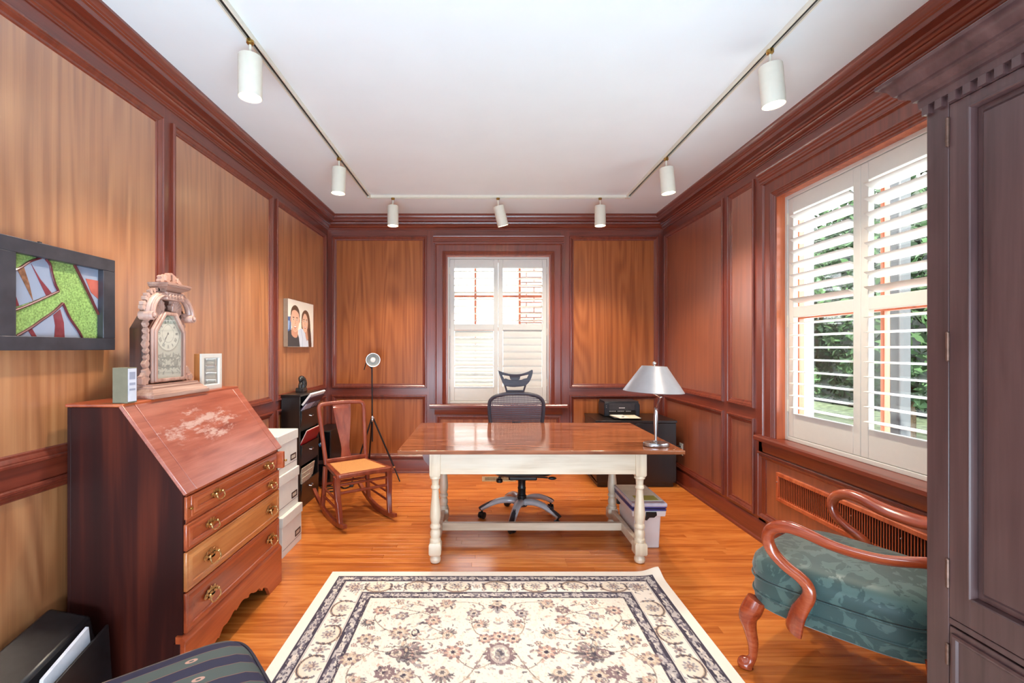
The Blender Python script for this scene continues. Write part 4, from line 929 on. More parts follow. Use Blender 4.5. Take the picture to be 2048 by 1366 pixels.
def shp(r, z, a): q = R0 @ Vector((r*math.cos(a), r*math.sin(a), z)); return (sx_+q.x, ly+q.y, lz+.44+q.z)
b.loft([[shp(r, z, 2*PI*k/n) for k in range(n)] for r, z in ((.190, -.086), (.1905, -.084), (.078, .080), (.076, .080), (.188, -.086))], cap=False)
b.build('shade', M['shade'], t)
b = MB(); b.loft([[shp(r, z, 2*PI*k/24) for k in range(24)] for r, z in ((.077, .079), (.02, .082), (.001, .082))], cap=False); b.build('shade_top', M['steel'], t)
q = shp(0, .098, 0); MB().ball(q, .0125, n=14, m=10).build('finial', M['chrome'], t)
MB().tube([shp(-.012, -.05, 0), shp(0, .086, 0)], .004, 8).build('harp', M['chrome'], t)

# black low cabinet with the printer
t = thing('media_cabinet', 'low black cabinet under the printer in the far right corner', 'cabinet', (1.50, 4.86, 0))
K = M['blackwood']
bx('top', K, t, 1.10, 1.895, 4.585, 5.115, .632, .655); bx('plinth', K, t, 1.125, 1.87, 4.62, 5.10, 0, .05)
for x in (1.108, 1.49, 1.868): bx('side_panel', K, t, x, x+.02, 4.60, 5.11, .05, .632)
bx('back_panel', K, t, 1.128, 1.868, 5.10, 5.11, .07, .632); bx('bottom_panel', K, t, 1.108, 1.888, 4.60, 5.11, .045, .07); bx('shelf', K, t, 1.128, 1.49, 4.62, 5.10, .34, .355)
d = bx('door', K, t, 1.495, 1.886, 4.588, 4.602, .06, .628); d = bx('door', K, t, 1.11, 1.489, 4.588, 4.602, .06, .628)
t = thing('printer', 'black inkjet printer sitting on the low black cabinet', 'printer', (1.435, 4.98, .655))
P = M['dkplastic']; PB = plain('printer_black', L(34, 36, 44), .3, noise=.1)
MB().loft([[(x, y, z) for x, y in ((1.25+i, 4.845+i), (1.618-i, 4.845+i), (1.618-i, 5.10), (1.25+i, 5.10))] for z, i in ((.660, 0), (.775, 0), (.806, .012))]).build('body', PB, t, bevel=.006)
bx('scanner_lid', P, t, 1.258, 1.612, 4.86, 5.10, .806, .814, bevel=.004)
bx('front_panel', P, t, 1.298, 1.565, 4.838, 4.846, .722, .79, bevel=.003); bx('paper_slot', M['void'], t, 1.298, 1.575, 4.842, 4.847, .672, .718)
bx('output_tray', P, t, 1.298, 1.575, 4.66, 4.845, .664, .672, bevel=.003)
lw = plain('white_lettering', L(226, 226, 230), .6)
for i in range(5): bx('maker_mark', lw, t, 1.400+i*.0125, 1.410+i*.0125, 4.8370, 4.8385, .744, .752, bevel=0)
for i in range(16):
    if i % 6 != 5: bx('star_wheel', lw, t, 1.302+i*.0142, 1.310+i*.0142, 4.840, 4.8425, .711, .716, bevel=0)
for z in (.748, .765): bx('button', M['steel'], t, 1.268, 1.276, 4.842, 4.847, z, z+.006)
bx('foot', M['black'], t, 1.27, 1.60, 4.87, 5.08, .6552, .661)
t = thing('printed_sheets', 'cream printed sheets lying in the tray of the black printer', 'paper', (1.44, 4.72, .6725))
pc_ = plain('cream_paper', L(226, 218, 196), .8); MB().prism([(1.30, 4.84), (1.345, 4.612), (1.55, 4.612), (1.56, 4.84)], .6725, .6755, 'xy').build('sheet', pc_, t)
MB().prism([(1.31, 4.84), (1.36, 4.62), (1.44, 4.618), (1.44, 4.84)], .6758, .6775, 'xy').build('sheet', plain('white_paper', L(236, 234, 228), .8), t)
for i in range(3): bx('print_smudge', M['dkplastic'], t, 1.375+i*.012, 1.40+i*.012, 4.66+i*.03, 4.675+i*.03, .6776, .678, bevel=0)
t = thing('wall_outlet', 'white electrical outlet on the right wall behind the desk lamp', 'outlet', (1.975, 4.676, .36))
MB(right).box(4.64, 4.712, .006, .012, .302, .418).build('cover_plate', M['shutter'], t, bevel=.003)
for z in (.335, .385): MB(right).box(4.66, 4.692, .012, .015, z-.014, z+.014).build('socket', M['cream_metal'], t, bevel=.002)
MB().tube(spline([(1.966, 4.676, .385), (1.935, 4.68, .386), (1.925, 4.70, .37), (1.925, 4.78, .24), (1.93, 4.9, .16)], 5), .006, 8).build('plug_cord', M['black'], t)

# floor register
t = thing('floor_vent', 'beige metal floor vent set in the boards below the back window', 'vent', (.163, 4.88, 0))
VM = plain('beige_register', L(196, 172, 136), .4, .3)
fx0, fx1, fy0, fy1 = -.01, .335, 4.80, 4.975
for q in ((fx0, fx1, fy0, fy0+.028), (fx0, fx1, fy1-.028, fy1), (fx0, fx0+.028, fy0+.028, fy1-.028), (fx1-.028, fx1, fy0+.028, fy1-.028)): bx('frame', VM, t, *q, .0003, .006, bevel=.001)
bx('duct', M['void'], t, fx0+.02, fx1-.02, fy0+.02, fy1-.02, .0002, .0012, bevel=0)
for i in range(22): bx('slat', VM, t, fx0+.031+i*.0131, fx0+.036+i*.0131, fy0+.028, fy1-.028, .001, .005, bevel=0)
bx('slat', VM, t, fx0+.028, fx1-.028, 4.882, 4.892, .001, .0055, bevel=0)

# plastic filing box
def tplastic(name, col, a):
    m, nt, b = nmat(name); b.inputs['Base Color'].default_value = (*col, 1); b.inputs['Roughness'].default_value = .3
    out = nt.nodes['Material Output']; tr_ = N(nt, 'ShaderNodeBsdfTransparent'); mx = N(nt, 'ShaderNodeMixShader', i_0=a)
    nt.links.new(b.outputs[0], mx.inputs[1]); nt.links.new(tr_.outputs[0], mx.inputs[2]); nt.links.new(mx.outputs[0], out.inputs[0]); return m
t = thing('file_box', 'translucent white plastic file box with green lid beside the desk leg', 'box', (1.115, 3.36, 0))
FB = tplastic('frosted_plastic', L(232, 222, 218), .1)
rc = lambda x0, x1, y0, y1, z: [(x0, y0, z), (x1, y0, z), (x1, y1, z), (x0, y1, z)]
MB().loft([rc(1.032, 1.200, 3.20, 3.545, 0), rc(1.026, 1.208, 3.188, 3.555, .235)]).build('body', FB, t, bevel=.008)
MB().loft([rc(1.005, 1.228, 3.162, 3.575, .228), rc(1.002, 1.232, 3.158, 3.58, .268)]).build('rim', FB, t, bevel=.005)
BL = plain('violet_blue_folder', L(66, 62, 128), .4)
bx('blue_rim', BL, t, 1.001, 1.233, 3.156, 3.582, .268, .280, bevel=.003); bx('blue_lip', BL, t, 1.000, 1.234, 3.155, 3.583, .286, .296, bevel=.003); bx('dark_gap_plate', M['black'], t, 1.006, 1.226, 3.164, 3.575, .28, .286, bevel=0)
l = bx('lid', plain('lilac_white_lid', L(206, 200, 214), .2), t, .998, 1.238, 3.148, 3.588, .296, .3215, bevel=.008); 
bx('lid_window', plain('pale_green_insert', L(238, 250, 234), .5, noise=.08, scale=8), l, 1.008, 1.222, 3.20, 3.578, .3216, .324, bevel=.002)
bx('reflection_patch', plain('lime_reflection_tint', L(186, 206, 110), .2), l, 1.05, 1.20, 3.21, 3.31, .3241, .3246, bevel=0)  # yellow-green reflection on the lid, painted as a flat patch
MB().prism([(1.095, .262), (1.165, .262), (1.168, .240), (1.150, .224), (1.118, .224), (1.10, .205), (1.085, .208), (1.093, .235)], 3.152, 3.166, 'xz').build('latch', M['black'], t, bevel=.003)
bx('side_catch', M['black'], t, 1.018, 1.026, 3.19, 3.225, .09, .112, bevel=.003); bx('side_catch', M['black'], t, 1.0, 1.022, 3.50, 3.53, .20, .235, bevel=.003)

# ================================================================ LEFT WALL: PICTURES AND WHAT STANDS ON THE SLANT-FRONT DESK
t = thing('stained_glass_panel', 'stained glass panel of green and white shapes in a black frame', 'picture', (-1.68, 1.86, 1.555))
FBk = plain('worn_black_frame', L(76, 74, 80), .36, .35, .15, 14)
y0, y1, z0, z1 = 1.60, 2.115, 1.353, 1.755
for q in ((y0, y1, 1.702, z1), (y0, y1, z0, 1.404), (y0, 1.667, 1.404, 1.702), (2.05, y1, 1.404, 1.702)): bx('frame', FBk, t, -1.705, -1.655, *q, bevel=.002)
bx('hanger', FBk, t, -1.70, -1.69, 1.79, 1.803, 1.755, 1.768)
def gcol(name, col, sc, ns, rough=.12): return plain(name, col, rough, 0, ns, sc, .3)
GG = gcol('green_speckled_glass', L(146, 178, 104), 150, .3, .2); WG = gcol('milk_glass', L(150, 160, 180), 6, .03); MR = gcol('maroon_glass', L(128, 62, 70), 20, .15); BR = gcol('amber_brown_glass', L(140, 100, 78), 60, .3); RD = gcol('rust_red_reflection', L(178, 96, 84), 10, .2); LD = gcol('maroon_came', L(98, 38, 44), 30, .1, .35)
bx('green_glass', GG, t, -1.694, -1.682, 1.66, 2.055, 1.398, 1.708, bevel=0)
def piece(name, pts, mat, d): MB().prism(pts, -1.682, -1.682+d, 'yz').build(name, mat, t, smooth=0)
cl = lambda pts: [(a, min(max(b, 1.403), 1.703)) for a, b in pts]
piece('white_glass', cl([(1.667, 1.63), (1.702, 1.652), (1.74, 1.682), (1.778, 1.703), (1.799, 1.703), (1.815, 1.69), (1.826, 1.65), (1.840, 1.61), (1.853, 1.587), (1.753, 1.537), (1.702, 1.515), (1.661, 1.499), (1.661, 1.62)]), WG, .003)
piece('white_glass', cl([(1.689, 1.404), (1.745, 1.434), (1.786, 1.465), (1.838, 1.502), (1.876, 1.539), (1.907, 1.482), (1.946, 1.434), (1.965, 1.404)]), WG, .003)
piece('white_glass', cl([(1.931, 1.703), (1.971, 1.641), (2.052, 1.510), (2.052, 1.703)]), WG, .003)
piece('brown_glass', [(1.694, 1.644), (1.717, 1.659), (1.738, 1.60), (1.753, 1.537)], BR, .0045)
piece('maroon_glass', [(1.745, 1.675), (1.782, 1.622), (1.829, 1.575), (1.805, 1.564), (1.778, 1.613)], MR, .0045)
piece('maroon_glass', [(1.665, 1.617), (1.683, 1.563), (1.70, 1.515), (1.688, 1.511), (1.672, 1.551)], MR, .0045)
piece('maroon_glass', [(1.835, 1.491), (1.865, 1.516), (1.881, 1.464), (1.885, 1.404), (1.84, 1.404), (1.843, 1.45)], MR, .0045)
piece('maroon_glass', [(1.733, 1.426), (1.749, 1.434), (1.767, 1.405), (1.749, 1.405)], MR, .0045)
piece('red_reflection', [(1.985, 1.655), (2.05, 1.655), (2.05, 1.575), (2.012, 1.60)], RD, .0045)  # reddish reflection painted as a flat piece over the white glass
for pts in ([(1.662, 1.632), (1.70, 1.65), (1.74, 1.682), (1.782, 1.703)], [(1.803, 1.703), (1.820, 1.685), (1.829, 1.65), (1.842, 1.612), (1.857, 1.586)], [(1.662, 1.489), (1.702, 1.505), (1.753, 1.53), (1.857, 1.586)],
            [(1.689, 1.404), (1.745, 1.438), (1.786, 1.468), (1.838, 1.505), (1.876, 1.541)], [(1.876, 1.541), (1.907, 1.484), (1.946, 1.436), (1.967, 1.404)], [(1.930, 1.703), (1.971, 1.641), (2.051, 1.508)]):
    MB().tube([(-1.678, a, b) for a, b in spline(pts, 4)], (.0045, .006), 8, up=(1, 0, 0)).build('came', LD, t)

# ---- canvas portrait
t = thing('canvas_portrait', 'canvas print of a smiling couple hanging on the left wall', 'picture', (-1.685, 4.31, 1.58))
bx('canvas_block', plain('canvas_edge', L(150, 128, 110), .8), t, -1.704, -1.6655, 4.010, 4.610, 1.374, 1.788)
p = Print(np.linspace(4.01, 4.61, 210), np.linspace(1.374, 1.788, 145), (246, 240, 228))
p.poly([(4.40, 1.374), (4.61, 1.374), (4.61, 1.56), (4.53, 1.50)], (228, 226, 226)); p.poly([(4.01, 1.634), (4.075, 1.637), (4.075, 1.50), (4.01, 1.49)], (84, 108, 158)); p.poly([(4.01, 1.60), (4.05, 1.60), (4.04, 1.53), (4.01, 1.52)], (150, 176, 214))
SK, SK2, HR, HR2 = (232, 186, 160), (204, 150, 126), (96, 68, 52), (112, 78, 60)
p.poly([(4.01, 1.505), (4.07, 1.525), (4.13, 1.50), (4.225, 1.492), (4.262, 1.44), (4.275, 1.374), (4.01, 1.374)], (66, 64, 68))
p.poly(spline([(4.085, 1.54), (4.085, 1.485), (4.14, 1.458), (4.20, 1.458), (4.225, 1.49), (4.225, 1.54)], 4), SK2)
p.ell(4.168, 1.655, .101, .088, HR); p.ell(4.165, 1.622, .092, .112, SK); p.poly(spline([(4.078, 1.63), (4.085, 1.56), (4.13, 1.515), (4.18, 1.508), (4.225, 1.53), (4.255, 1.60), (4.258, 1.64)], 4), SK)
p.poly(spline([(4.07, 1.64), (4.09, 1.70), (4.165, 1.735), (4.24, 1.705), (4.266, 1.64), (4.245, 1.672), (4.20, 1.694), (4.15, 1.70), (4.10, 1.688), (4.085, 1.66), (4.07, 1.64)], 3), HR)
p.ell(4.072, 1.612, .011, .022, SK2); p.ell(4.262, 1.612, .010, .022, SK2)
for yy in (4.128, 4.205): p.ell(yy, 1.634, .019, .0045, (70, 46, 36)); p.ell(yy, 1.616, .016, .0065, (250, 240, 232)); p.ell(yy, 1.616, .007, .0068, (60, 42, 36))
p.line([(4.172, 1.612), (4.178, 1.585), (4.162, 1.579)], .004, SK2); p.ell(4.165, 1.551, .030, .012, (176, 96, 86)); p.ell(4.165, 1.553, .025, .006, (250, 244, 238)); p.ell(4.165, 1.527, .04, .010, SK2, .6)
p.poly(spline([(4.305, 1.60), (4.325, 1.68), (4.40, 1.718), (4.475, 1.70), (4.515, 1.64), (4.53, 1.56), (4.545, 1.46), (4.555, 1.374), (4.44, 1.374), (4.33, 1.48), (4.305, 1.60)], 4), HR2)
p.poly([(4.235, 1.525), (4.30, 1.545), (4.36, 1.535), (4.42, 1.48), (4.475, 1.43), (4.485, 1.374), (4.275, 1.374), (4.255, 1.44)], (206, 216, 234)); p.line([(4.30, 1.53), (4.34, 1.45), (4.33, 1.374)], .006, (176, 190, 214)); p.line([(4.40, 1.49), (4.43, 1.43)], .005, (180, 194, 216))
p.poly([(4.395, 1.53), (4.45, 1.535), (4.475, 1.45), (4.44, 1.43), (4.41, 1.47)], SK2); p.ell(4.395, 1.60, .072, .085, SK, 1, .12); p.poly(spline([(4.33, 1.60), (4.345, 1.54), (4.395, 1.508), (4.44, 1.53), (4.47, 1.60)], 4), SK)
p.poly(spline([(4.385, 1.69), (4.42, 1.68), (4.46, 1.64), (4.475, 1.57), (4.48, 1.50), (4.50, 1.45), (4.53, 1.50), (4.52, 1.62), (4.47, 1.70), (4.385, 1.69)], 4), HR2); p.poly([(4.385, 1.69), (4.35, 1.66), (4.325, 1.61), (4.32, 1.66), (4.35, 1.70)], HR2)
p.poly(spline([(4.47, 1.55), (4.50, 1.49), (4.49, 1.42), (4.51, 1.374), (4.55, 1.374), (4.55, 1.46), (4.53, 1.55)], 3), (88, 58, 46))
for yy in (4.367, 4.432): p.ell(yy, 1.628, .017, .004, (70, 46, 36)); p.ell(yy, 1.611, .015, .0065, (250, 240, 232)); p.ell(yy, 1.611, .007, .007, (58, 40, 34))
p.line([(4.395, 1.605), (4.388, 1.585), (4.40, 1.579)], .0035, SK2); p.ell(4.397, 1.556, .026, .010, (184, 92, 88)); p.ell(4.397, 1.558, .021, .0045, (250, 244, 238))
p.build('printed_face', lambda X, Y: (np.full_like(X, -1.6645), X, Y), vcol('canvas_print', .7, .15), t)

# ---- shelf clock
M['clock'] = wood('clock_wood_glare', L(146, 104, 90), L(184, 144, 128), L(210, 176, 162), across=22, rough=.45, coat=.2, fig=.3, bump=.08)  # mid-brown wood paled and pinked: glare put into the colour
M['clock_y'] = wood('clock_wood_glare_cross', L(132, 92, 78), L(170, 130, 114), L(196, 162, 146), axis='y', across=26, rough=.45, coat=.2, fig=.3, bump=.08)  # same glare-paled wood with the grain running across
M['clock_dark'] = wood('clock_dark_walnut', L(52, 24, 16), L(78, 40, 28), L(100, 56, 40), across=22, rough=.4)
CX, CY, CZ = -1.50, 2.23, 1.1405
t = thing('shelf_clock', 'ornate carved wooden shelf clock standing on the slant-front desk', 'clock', (CX, CY, CZ))
cf = lambda a, b, d: (CX+d, CY+a, CZ+b)
def ck(name, b, mat='clock', par=None, **k): return b.build(name, M[mat], par or t, **k)
def steps(rows):   # (b0, half0, d0) -> lofted base
    return [[cf(-h, b, -.095), cf(h, b, -.095), cf(h, b, d), cf(-h, b, d)] for b, h, d in rows]
ck('base', MB().loft(steps([(0, .205, .082), (.016, .205, .082), (.017, .200, .077), (.020, .198, .075), (.028, .192, .068), (.029, .188, .066), (.040, .178, .058), (.041, .174, .055), (.045, .174, .055), (.052, .166, .048), (.058, .166, .048)])), 'clock_y', smooth=20)
oc8 = lambda h, b0, b1, c, d: [(-h, b0), (h, b0), (h, b1-d), (h-c, b1), (-h+c, b1), (-h, b1-d)]
ck('case', MB(cf).prism(oc8(.118, .058, .40, .07, .09), -.09, .0), 'clock_dark', bevel=.002)
dr = MB(cf).prism(oc8(.113, .062, .394, .068, .088), .0005, .014, 'xy', [oc8(.096, .079, .377, .060, .080)]).prism(oc8(.108, .067, .389, .066, .086), .014, .024, 'xy', [oc8(.094, .081, .375, .060, .080)])
dr = ck('door', dr, bevel=.003)
g = glassy('clock_glass', extra=.12); MB(cf).prism(oc8(.095, .080, .376, .060, .080), .013, .0145).build('glass_pane', g, dr, smooth=0)
p = Print(np.linspace(-.096, .096, 110), np.linspace(.079, .377, 170), (206, 206, 190)); r = np.random.default_rng(9)
p.ell(0, .29, .088, .088, (186, 184, 166)); p.ell(0, .29, .083, .083, (150, 146, 132)); p.ell(0, .29, .080, .080, (232, 230, 214)); p.ell(0, .29, .043, .043, (170, 166, 150), 1, 0, .06)
ROM = ['XII', 'I', 'II', 'III', 'IIII', 'V', 'VI', 'VII', 'VIII', 'IX', 'X', 'XI']
for h, s in enumerate(ROM):
    th = PI/2-h*PI/6; ux, uy = math.cos(th), math.sin(th); tx, ty = uy, -ux; wds = {'I': .0045, 'V': .0085, 'X': .0085}; tot = sum(wds[c] for c in s); o_ = -tot/2
    for c in s:
        w_ = wds[c]; m_ = o_+w_/2; o_ += w_
        P_ = lambda a, q: (tx*a+ux*(.062+q), .29+ty*a+uy*(.062+q))
        if c == 'I': p.line([P_(m_, -.008), P_(m_, .008)], .0012, (70, 66, 58))
        elif c == 'V': p.line([P_(m_-.003, .008), P_(m_, -.008), P_(m_+.003, .008)], .0011, (70, 66, 58))
        else: p.line([P_(m_-.003, .008), P_(m_+.003, -.008)], .0011, (70, 66, 58)); p.line([P_(m_+.003, .008), P_(m_-.003, -.008)], .0011, (70, 66, 58))
p.ell(0, .29, .006, .006, (90, 84, 70)); p.line([(0, .29), (-.022, .262)], .002, (60, 56, 50)); p.line([(0, .29), (-.034, .236)], .0014, (60, 56, 50))
for _ in range(60):     # etched silver sprigs of the lower glass
    x = r.uniform(.004, .088); y = r.uniform(.095, .195); l = r.uniform(.005, .013); a = r.uniform(0, PI)
    for s in (-1, 1): p.ell(s*x, y, l, l*.35, (132, 134, 124), .85, a if s > 0 else PI-a)
for y, w_ in ((.175, .03), (.13, .045)): p.line([(-w_, y), (w_, y)], .003, (140, 142, 130)); p.flower(0, y, .016, 7, (146, 148, 136))
half = lambda Y: np.where(Y > .297, .096-.060*(Y-.297)/.08, .096)/.096
p.build('dial', lambda X, Y: (np.full_like(X, CX+.006), CY+X*half(Y), CZ+Y), vcol('dial_print', .35), t)
scal = lambda c, r0, n_, dp, k=56, sy=1, a0=0, a1=2*PI: [(c[0]+r0*(1-dp*abs(math.sin(n_*(a0+(a1-a0)*i/k)/2)))*math.cos(a0+(a1-a0)*i/k), c[1]+sy*r0*(1-dp*abs(math.sin(n_*(a0+(a1-a0)*i/k)/2)))*math.sin(a0+(a1-a0)*i/k)) for i in range(k)]
ck('backboard', MB(cf).prism([(-.125, .058), (.125, .058), (.13, .36), (.14, .40), (.11, .45), (.06, .48), (-.06, .48), (-.11, .45), (-.14, .40), (-.13, .36)], -.03, -.012), 'clock_dark', bevel=.002)
for s in (-1, 1):
    path = spline([(s*.058, .468), (s*.085, .464), (s*.115, .447), (s*.137, .418), (s*.146, .385), (s*.143, .372)], 5)
    ck('scroll', MB(cf).tube([(a, b, .014) for a, b in path], (.012, .017), 12, up=(0, 0, 1)).tube([(a*.965, b-.004, .036) for a, b in path], .008, 8, up=(0, 0, 1)).tube([(a*1.03, b+.003, .034) for a, b in path], .005, 8, up=(0, 0, 1)))
    ck('volute', MB(lambda d, a, b: cf(a, b, d)).lathe([(.021, -.02), (.021, .036), (.018, .041), (.013, .041), (.013, .036), (.009, .036), (.009, .045), (.004, .049), (0, .049)], (0, s*.143, .368), 20, 'x'))
    b = MB(cf)
    for i in range(9):
        k = 1+i*(len(path)-3)//9; x, y = path[k]; dx, dy = path[k+1][0]-path[k-1][0], path[k+1][1]-path[k-1][1]; l = math.hypot(dx, dy); nx_, ny_ = -dy/l*-s, dx/l*-s
        nx_, ny_ = (dy/l*s, -dx/l*s); nx_, ny_ = (nx_, ny_) if nx_*s > 0 or ny_ > 0 else (-nx_, -ny_)
        b.prism(scal((x+nx_*.023, y+ny_*.023), .013, 5, .3, 20), -.008, .012)
    ck('leaf_fringe', b, bevel=.0015)
    b = MB(cf); b.prism(scal((s*.062, .412), .046, 11, .16, 66), -.012, .006)
    for k in range(7):
        a = PI/2+s*-(k-3)*.42; b.tube([(s*.035, .392, .004), (s*.062+math.cos(a)*.032, .412+math.sin(a)*.036, .007)], .0042, 6)
    ck('shell_carving', b, bevel=.0015)
    b = MB(cf)
    for i in range(9): b.prism(scal((s*(.126+.004*math.sin(i*2.1)), .12+i*.03), .015+.003*math.sin(i*1.7), 4, .25, 20, 1.2), -.02, .0)
    ck('side_carving', b, bevel=.0015)
    b = MB(cf).prism(scal((s*.150, .083), .030, 7, .25, 42), -.012, .006).prism(scal((s*.163, .074), .020, 5, .25, 30), -.010, .012).prism(scal((s*.138, .112), .020, 5, .25, 30), -.012, .008)
    ck('foot_carving', b, bevel=.002)
b = MB(cf).box(-.06, .06, .446, .482, -.02, .042)
for i in range(5): b.ball((-.044+i*.022, .464, .042), .009, 1, 1, 1, 10, 6) if False else b.prism(scal((-.044+i*.022, .464), .010, 4, .3, 20), .042, .047)
ck('carved_block', b, bevel=.002)
ck('cornice', MB().loft([[cf(-h, b_, -.03), cf(h, b_, -.03), cf(h, b_, d), cf(-h, b_, d)] for b_, h, d in ((.482, .050, .03), (.490, .055, .034), (.498, .072, .05), (.506, .084, .06), (.512, .084, .06), (.514, .088, .064), (.523, .088, .064))]), 'clock_y', smooth=20)
cr = [(-.070, .523), (-.075, .533), (-.066, .545), (-.072, .552), (-.058, .560), (-.046, .556), (-.038, .566), (-.024, .564), (-.014, .575), (.004, .578), (.016, .571), (.028, .567), (.036, .558), (.050, .558), (.058, .548), (.070, .546), (.074, .534), (.068, .523)]
ck('crest', MB(cf).prism(cr, .0, .022, 'xy', [[(-.004, .568), (.008, .568), (.008, .538), (.0, .530), (-.012, .534), (-.010, .541), (-.003, .542)]]).prism(scal((-.04, .543), .014, 5, .3, 30), .022, .028).prism(scal((.04, .543), .014, 5, .3, 30), .022, .028), bevel=.002)

t = thing('card_box', 'narrow grey box standing on the slant-front desk left of the clock', 'box', (-1.45, 1.903, 1.1405))
bx('carton', plain('grey_olive_card', L(128, 120, 98), .8), t, -1.481, -1.4215, 1.878, 2.0 if False else 1.93, 1.1405, 1.283, bevel=.001)
bx('label', plain('pale_printed_label', L(214, 216, 226), .5), t, -1.4213, -1.4205, 1.881, 1.927, 1.146, 1.279, bevel=0)
for z, h in ((1.235, .030), (1.212, .010), (1.19, .008)): bx('label_print', plain('grey_print', L(160, 164, 182), .6), t, -1.4204, -1.4201, 1.888, 1.92, z, z+h, bevel=0)
t = thing('shadow_box_frame', 'small cream shadow box frame on the desk right of the clock', 'frame', (-1.485, 2.548, 1.1405))
y0, y1, z0, z1 = 2.455, 2.642, 1.1405, 1.332
SBw = wood('honey_box_side', L(150, 92, 46), L(180, 116, 64), L(198, 138, 84), rough=.4)
for q in ((y0, y1, z1-.012, z1-.0005), (y0, y1, z0, z0+.012), (y0, y0+.010, z0+.012, z1-.012), (y1-.010, y1, z0+.012, z1-.012)): bx('box_side', SBw, t, -1.51, -1.479, *q, bevel=.001)
MB(lambda u, w, h: (-1.479+w, u, h)).mold(y0-.001, y1+.001, z0, z1, [(0, 0), (0, .010), (.022, .010), (.026, .004), (.026, 0)]).build('front_frame', M['shutter'], t, smooth=20)
bx('backing', plain('grey_photo_backing', L(120, 124, 136), .6), t, -1.508, -1.500, y0+.01, y1-.01, z0+.012, z1-.012, bevel=0)
bx('glass_pane', glassy('frame_glass', extra=.25), t, -1.480, -1.478, y0+.015, y1-.015, z0+.015, z1-.015, bevel=0)

# ================================================================ BETWEEN THE DESK AND THE CORNER
M['card'] = plain('white_card', L(226, 224, 216), .7, noise=.015); hold = plain('bronze_label_holder', L(70, 58, 54), .35, .6); seam = plain('dark_seam', L(60, 56, 52), .8)
def carton(z, dx, dy, label):
    x0, x1, y0, y1 = -1.675+dx, -1.318+dx, 3.035+dy, 3.355+dy
    t = thing('storage_box', label, 'box', ((x0+x1)/2, (y0+y1)/2, z), group='stack of white storage boxes')
    bx('body', M['card'], t, x0, x1, y0, y1, z, z+.225, bevel=.003)
    MB(lambda a, b, c: (a, b, c)).loft([[(x0-.006, y0-.006, z+.198), (x1+.006, y0-.006, z+.198), (x1+.006, y1+.006, z+.198), (x0-.006, y1+.006, z+.198)], [(x0-.006, y0-.006, z+.263), (x1+.006, y0-.006, z+.263), (x1+.006, y1+.006, z+.263), (x0-.006, y1+.006, z+.263)]]).build('lid', M['card'], t, bevel=.003)
    bx('seam', seam, t, x1, x1+.0006, y0+.005, y1-.005, z+.046, z+.048, bevel=0)
    h = MB(lambda u, w, hh: (x1+w, u, hh)).mold(y0+.205, y0+.295, z+.062, z+.102, [(0, 0), (0, .003), (.008, .003), (.008, 0)]).build('label_holder', hold, t, smooth=0)
    bx('label_card', plain('buff_card', L(206, 196, 178), .8), h, x1, x1+.001, y0+.213, y0+.287, z+.07, z+.094, bevel=0)
carton(0, .022, .0, 'white cardboard storage box on the floor, lowest of its stack of three')
carton(.2635, .0, -.003, 'white cardboard storage box in the middle of its stack of three')
carton(.527, -.006, -.008, 'white cardboard storage box on top of its stack of three')

t = thing('file_tower', 'tall narrow black cabinet with three tilted pockets by left wall', 'cabinet', (-1.615, 4.155, 0))
x0, x1, y0, y1 = -1.688, -1.532, 3.93, 4.378
for a, b in ((y0, y0+.018), (y1-.018, y1)): bx('side_panel', K, t, x0, x1, a, b, 0, .955)
bx('top', K, t, x0-.001, x1+.006, y0-.006, y1+.006, .955, .972); bx('back_panel', K, t, x0, x0+.008, y0+.018, y1-.018, .03, .955); bx('plinth', K, t, x0+.01, x1-.008, y0+.018, y1-.018, 0, .05)
for z in (.36, .655): bx('shelf', K, t, x0+.008, x1-.01, y0+.018, y1-.018, z, z+.012)
for z in (.055, .375, .67):
    f = MB(); zt = z+.165
    f.hexa([(x1-.014, y0+.02, z), (x1, y0+.02, z), (x1, y1-.02, z), (x1-.014, y1-.02, z)], [(x1-.002, y0+.02, zt), (x1+.012, y0+.02, zt), (x1+.012, y1-.02, zt), (x1-.002, y1-.02, zt)])
    d = f.build('flap', K, t, bevel=.002)
    yc = (y0+y1)/2
    MB().tube([(x1+.006, yc-.03, z+.105), (x1+.024, yc-.026, z+.100), (x1+.024, yc+.026, z+.100), (x1+.006, yc+.03, z+.105)], .0045, 8).build('handle', M['chrome'], d)
def leaf_stack(name, label, cat, z, h, tilt, thick, mat, extra=None, ya=3.965, yb=4.335):
    t = thing(name, label, cat, (-1.50, 4.15, z)); ang = math.radians(tilt); bx0 = -1.535
    P_ = lambda y, s, d: (bx0+s*math.sin(ang)-d*math.cos(ang), y, z+s*math.cos(ang)+d*math.sin(ang))
    return t, P_
t, P_ = leaf_stack('magazine', 'white magazines leaning out of the top pocket of the black cabinet', 'magazine', .836, .14, 38, .02, None)
MB(P_).box(3.965, 4.32, 0, .135, 0, .010).build('cover', plain('plum_cover', L(70, 48, 66), .4), t, bevel=.001)
MB(P_).box(3.96, 4.31, .04, .165, .011, .028).build('pages', plain('white_pages', L(238, 234, 232), .7), t, bevel=.002)
MB(P_).box(3.955, 4.16, -.005, .070, -.006, -.001).build('front_cover', plain('lilac_print', L(196, 198, 220), .5, noise=.25, scale=40), t, bevel=0)
MB(P_).box(4.17, 4.30, -.005, .070, -.006, -.001).build('front_cover', plain('grey_print_cover', L(120, 122, 140), .5, noise=.6, scale=50), t, bevel=0)
t, P_ = leaf_stack('red_folder', 'red folder leaning out of the middle pocket of the black cabinet', 'folder', .541, .14, 26, .02, None)
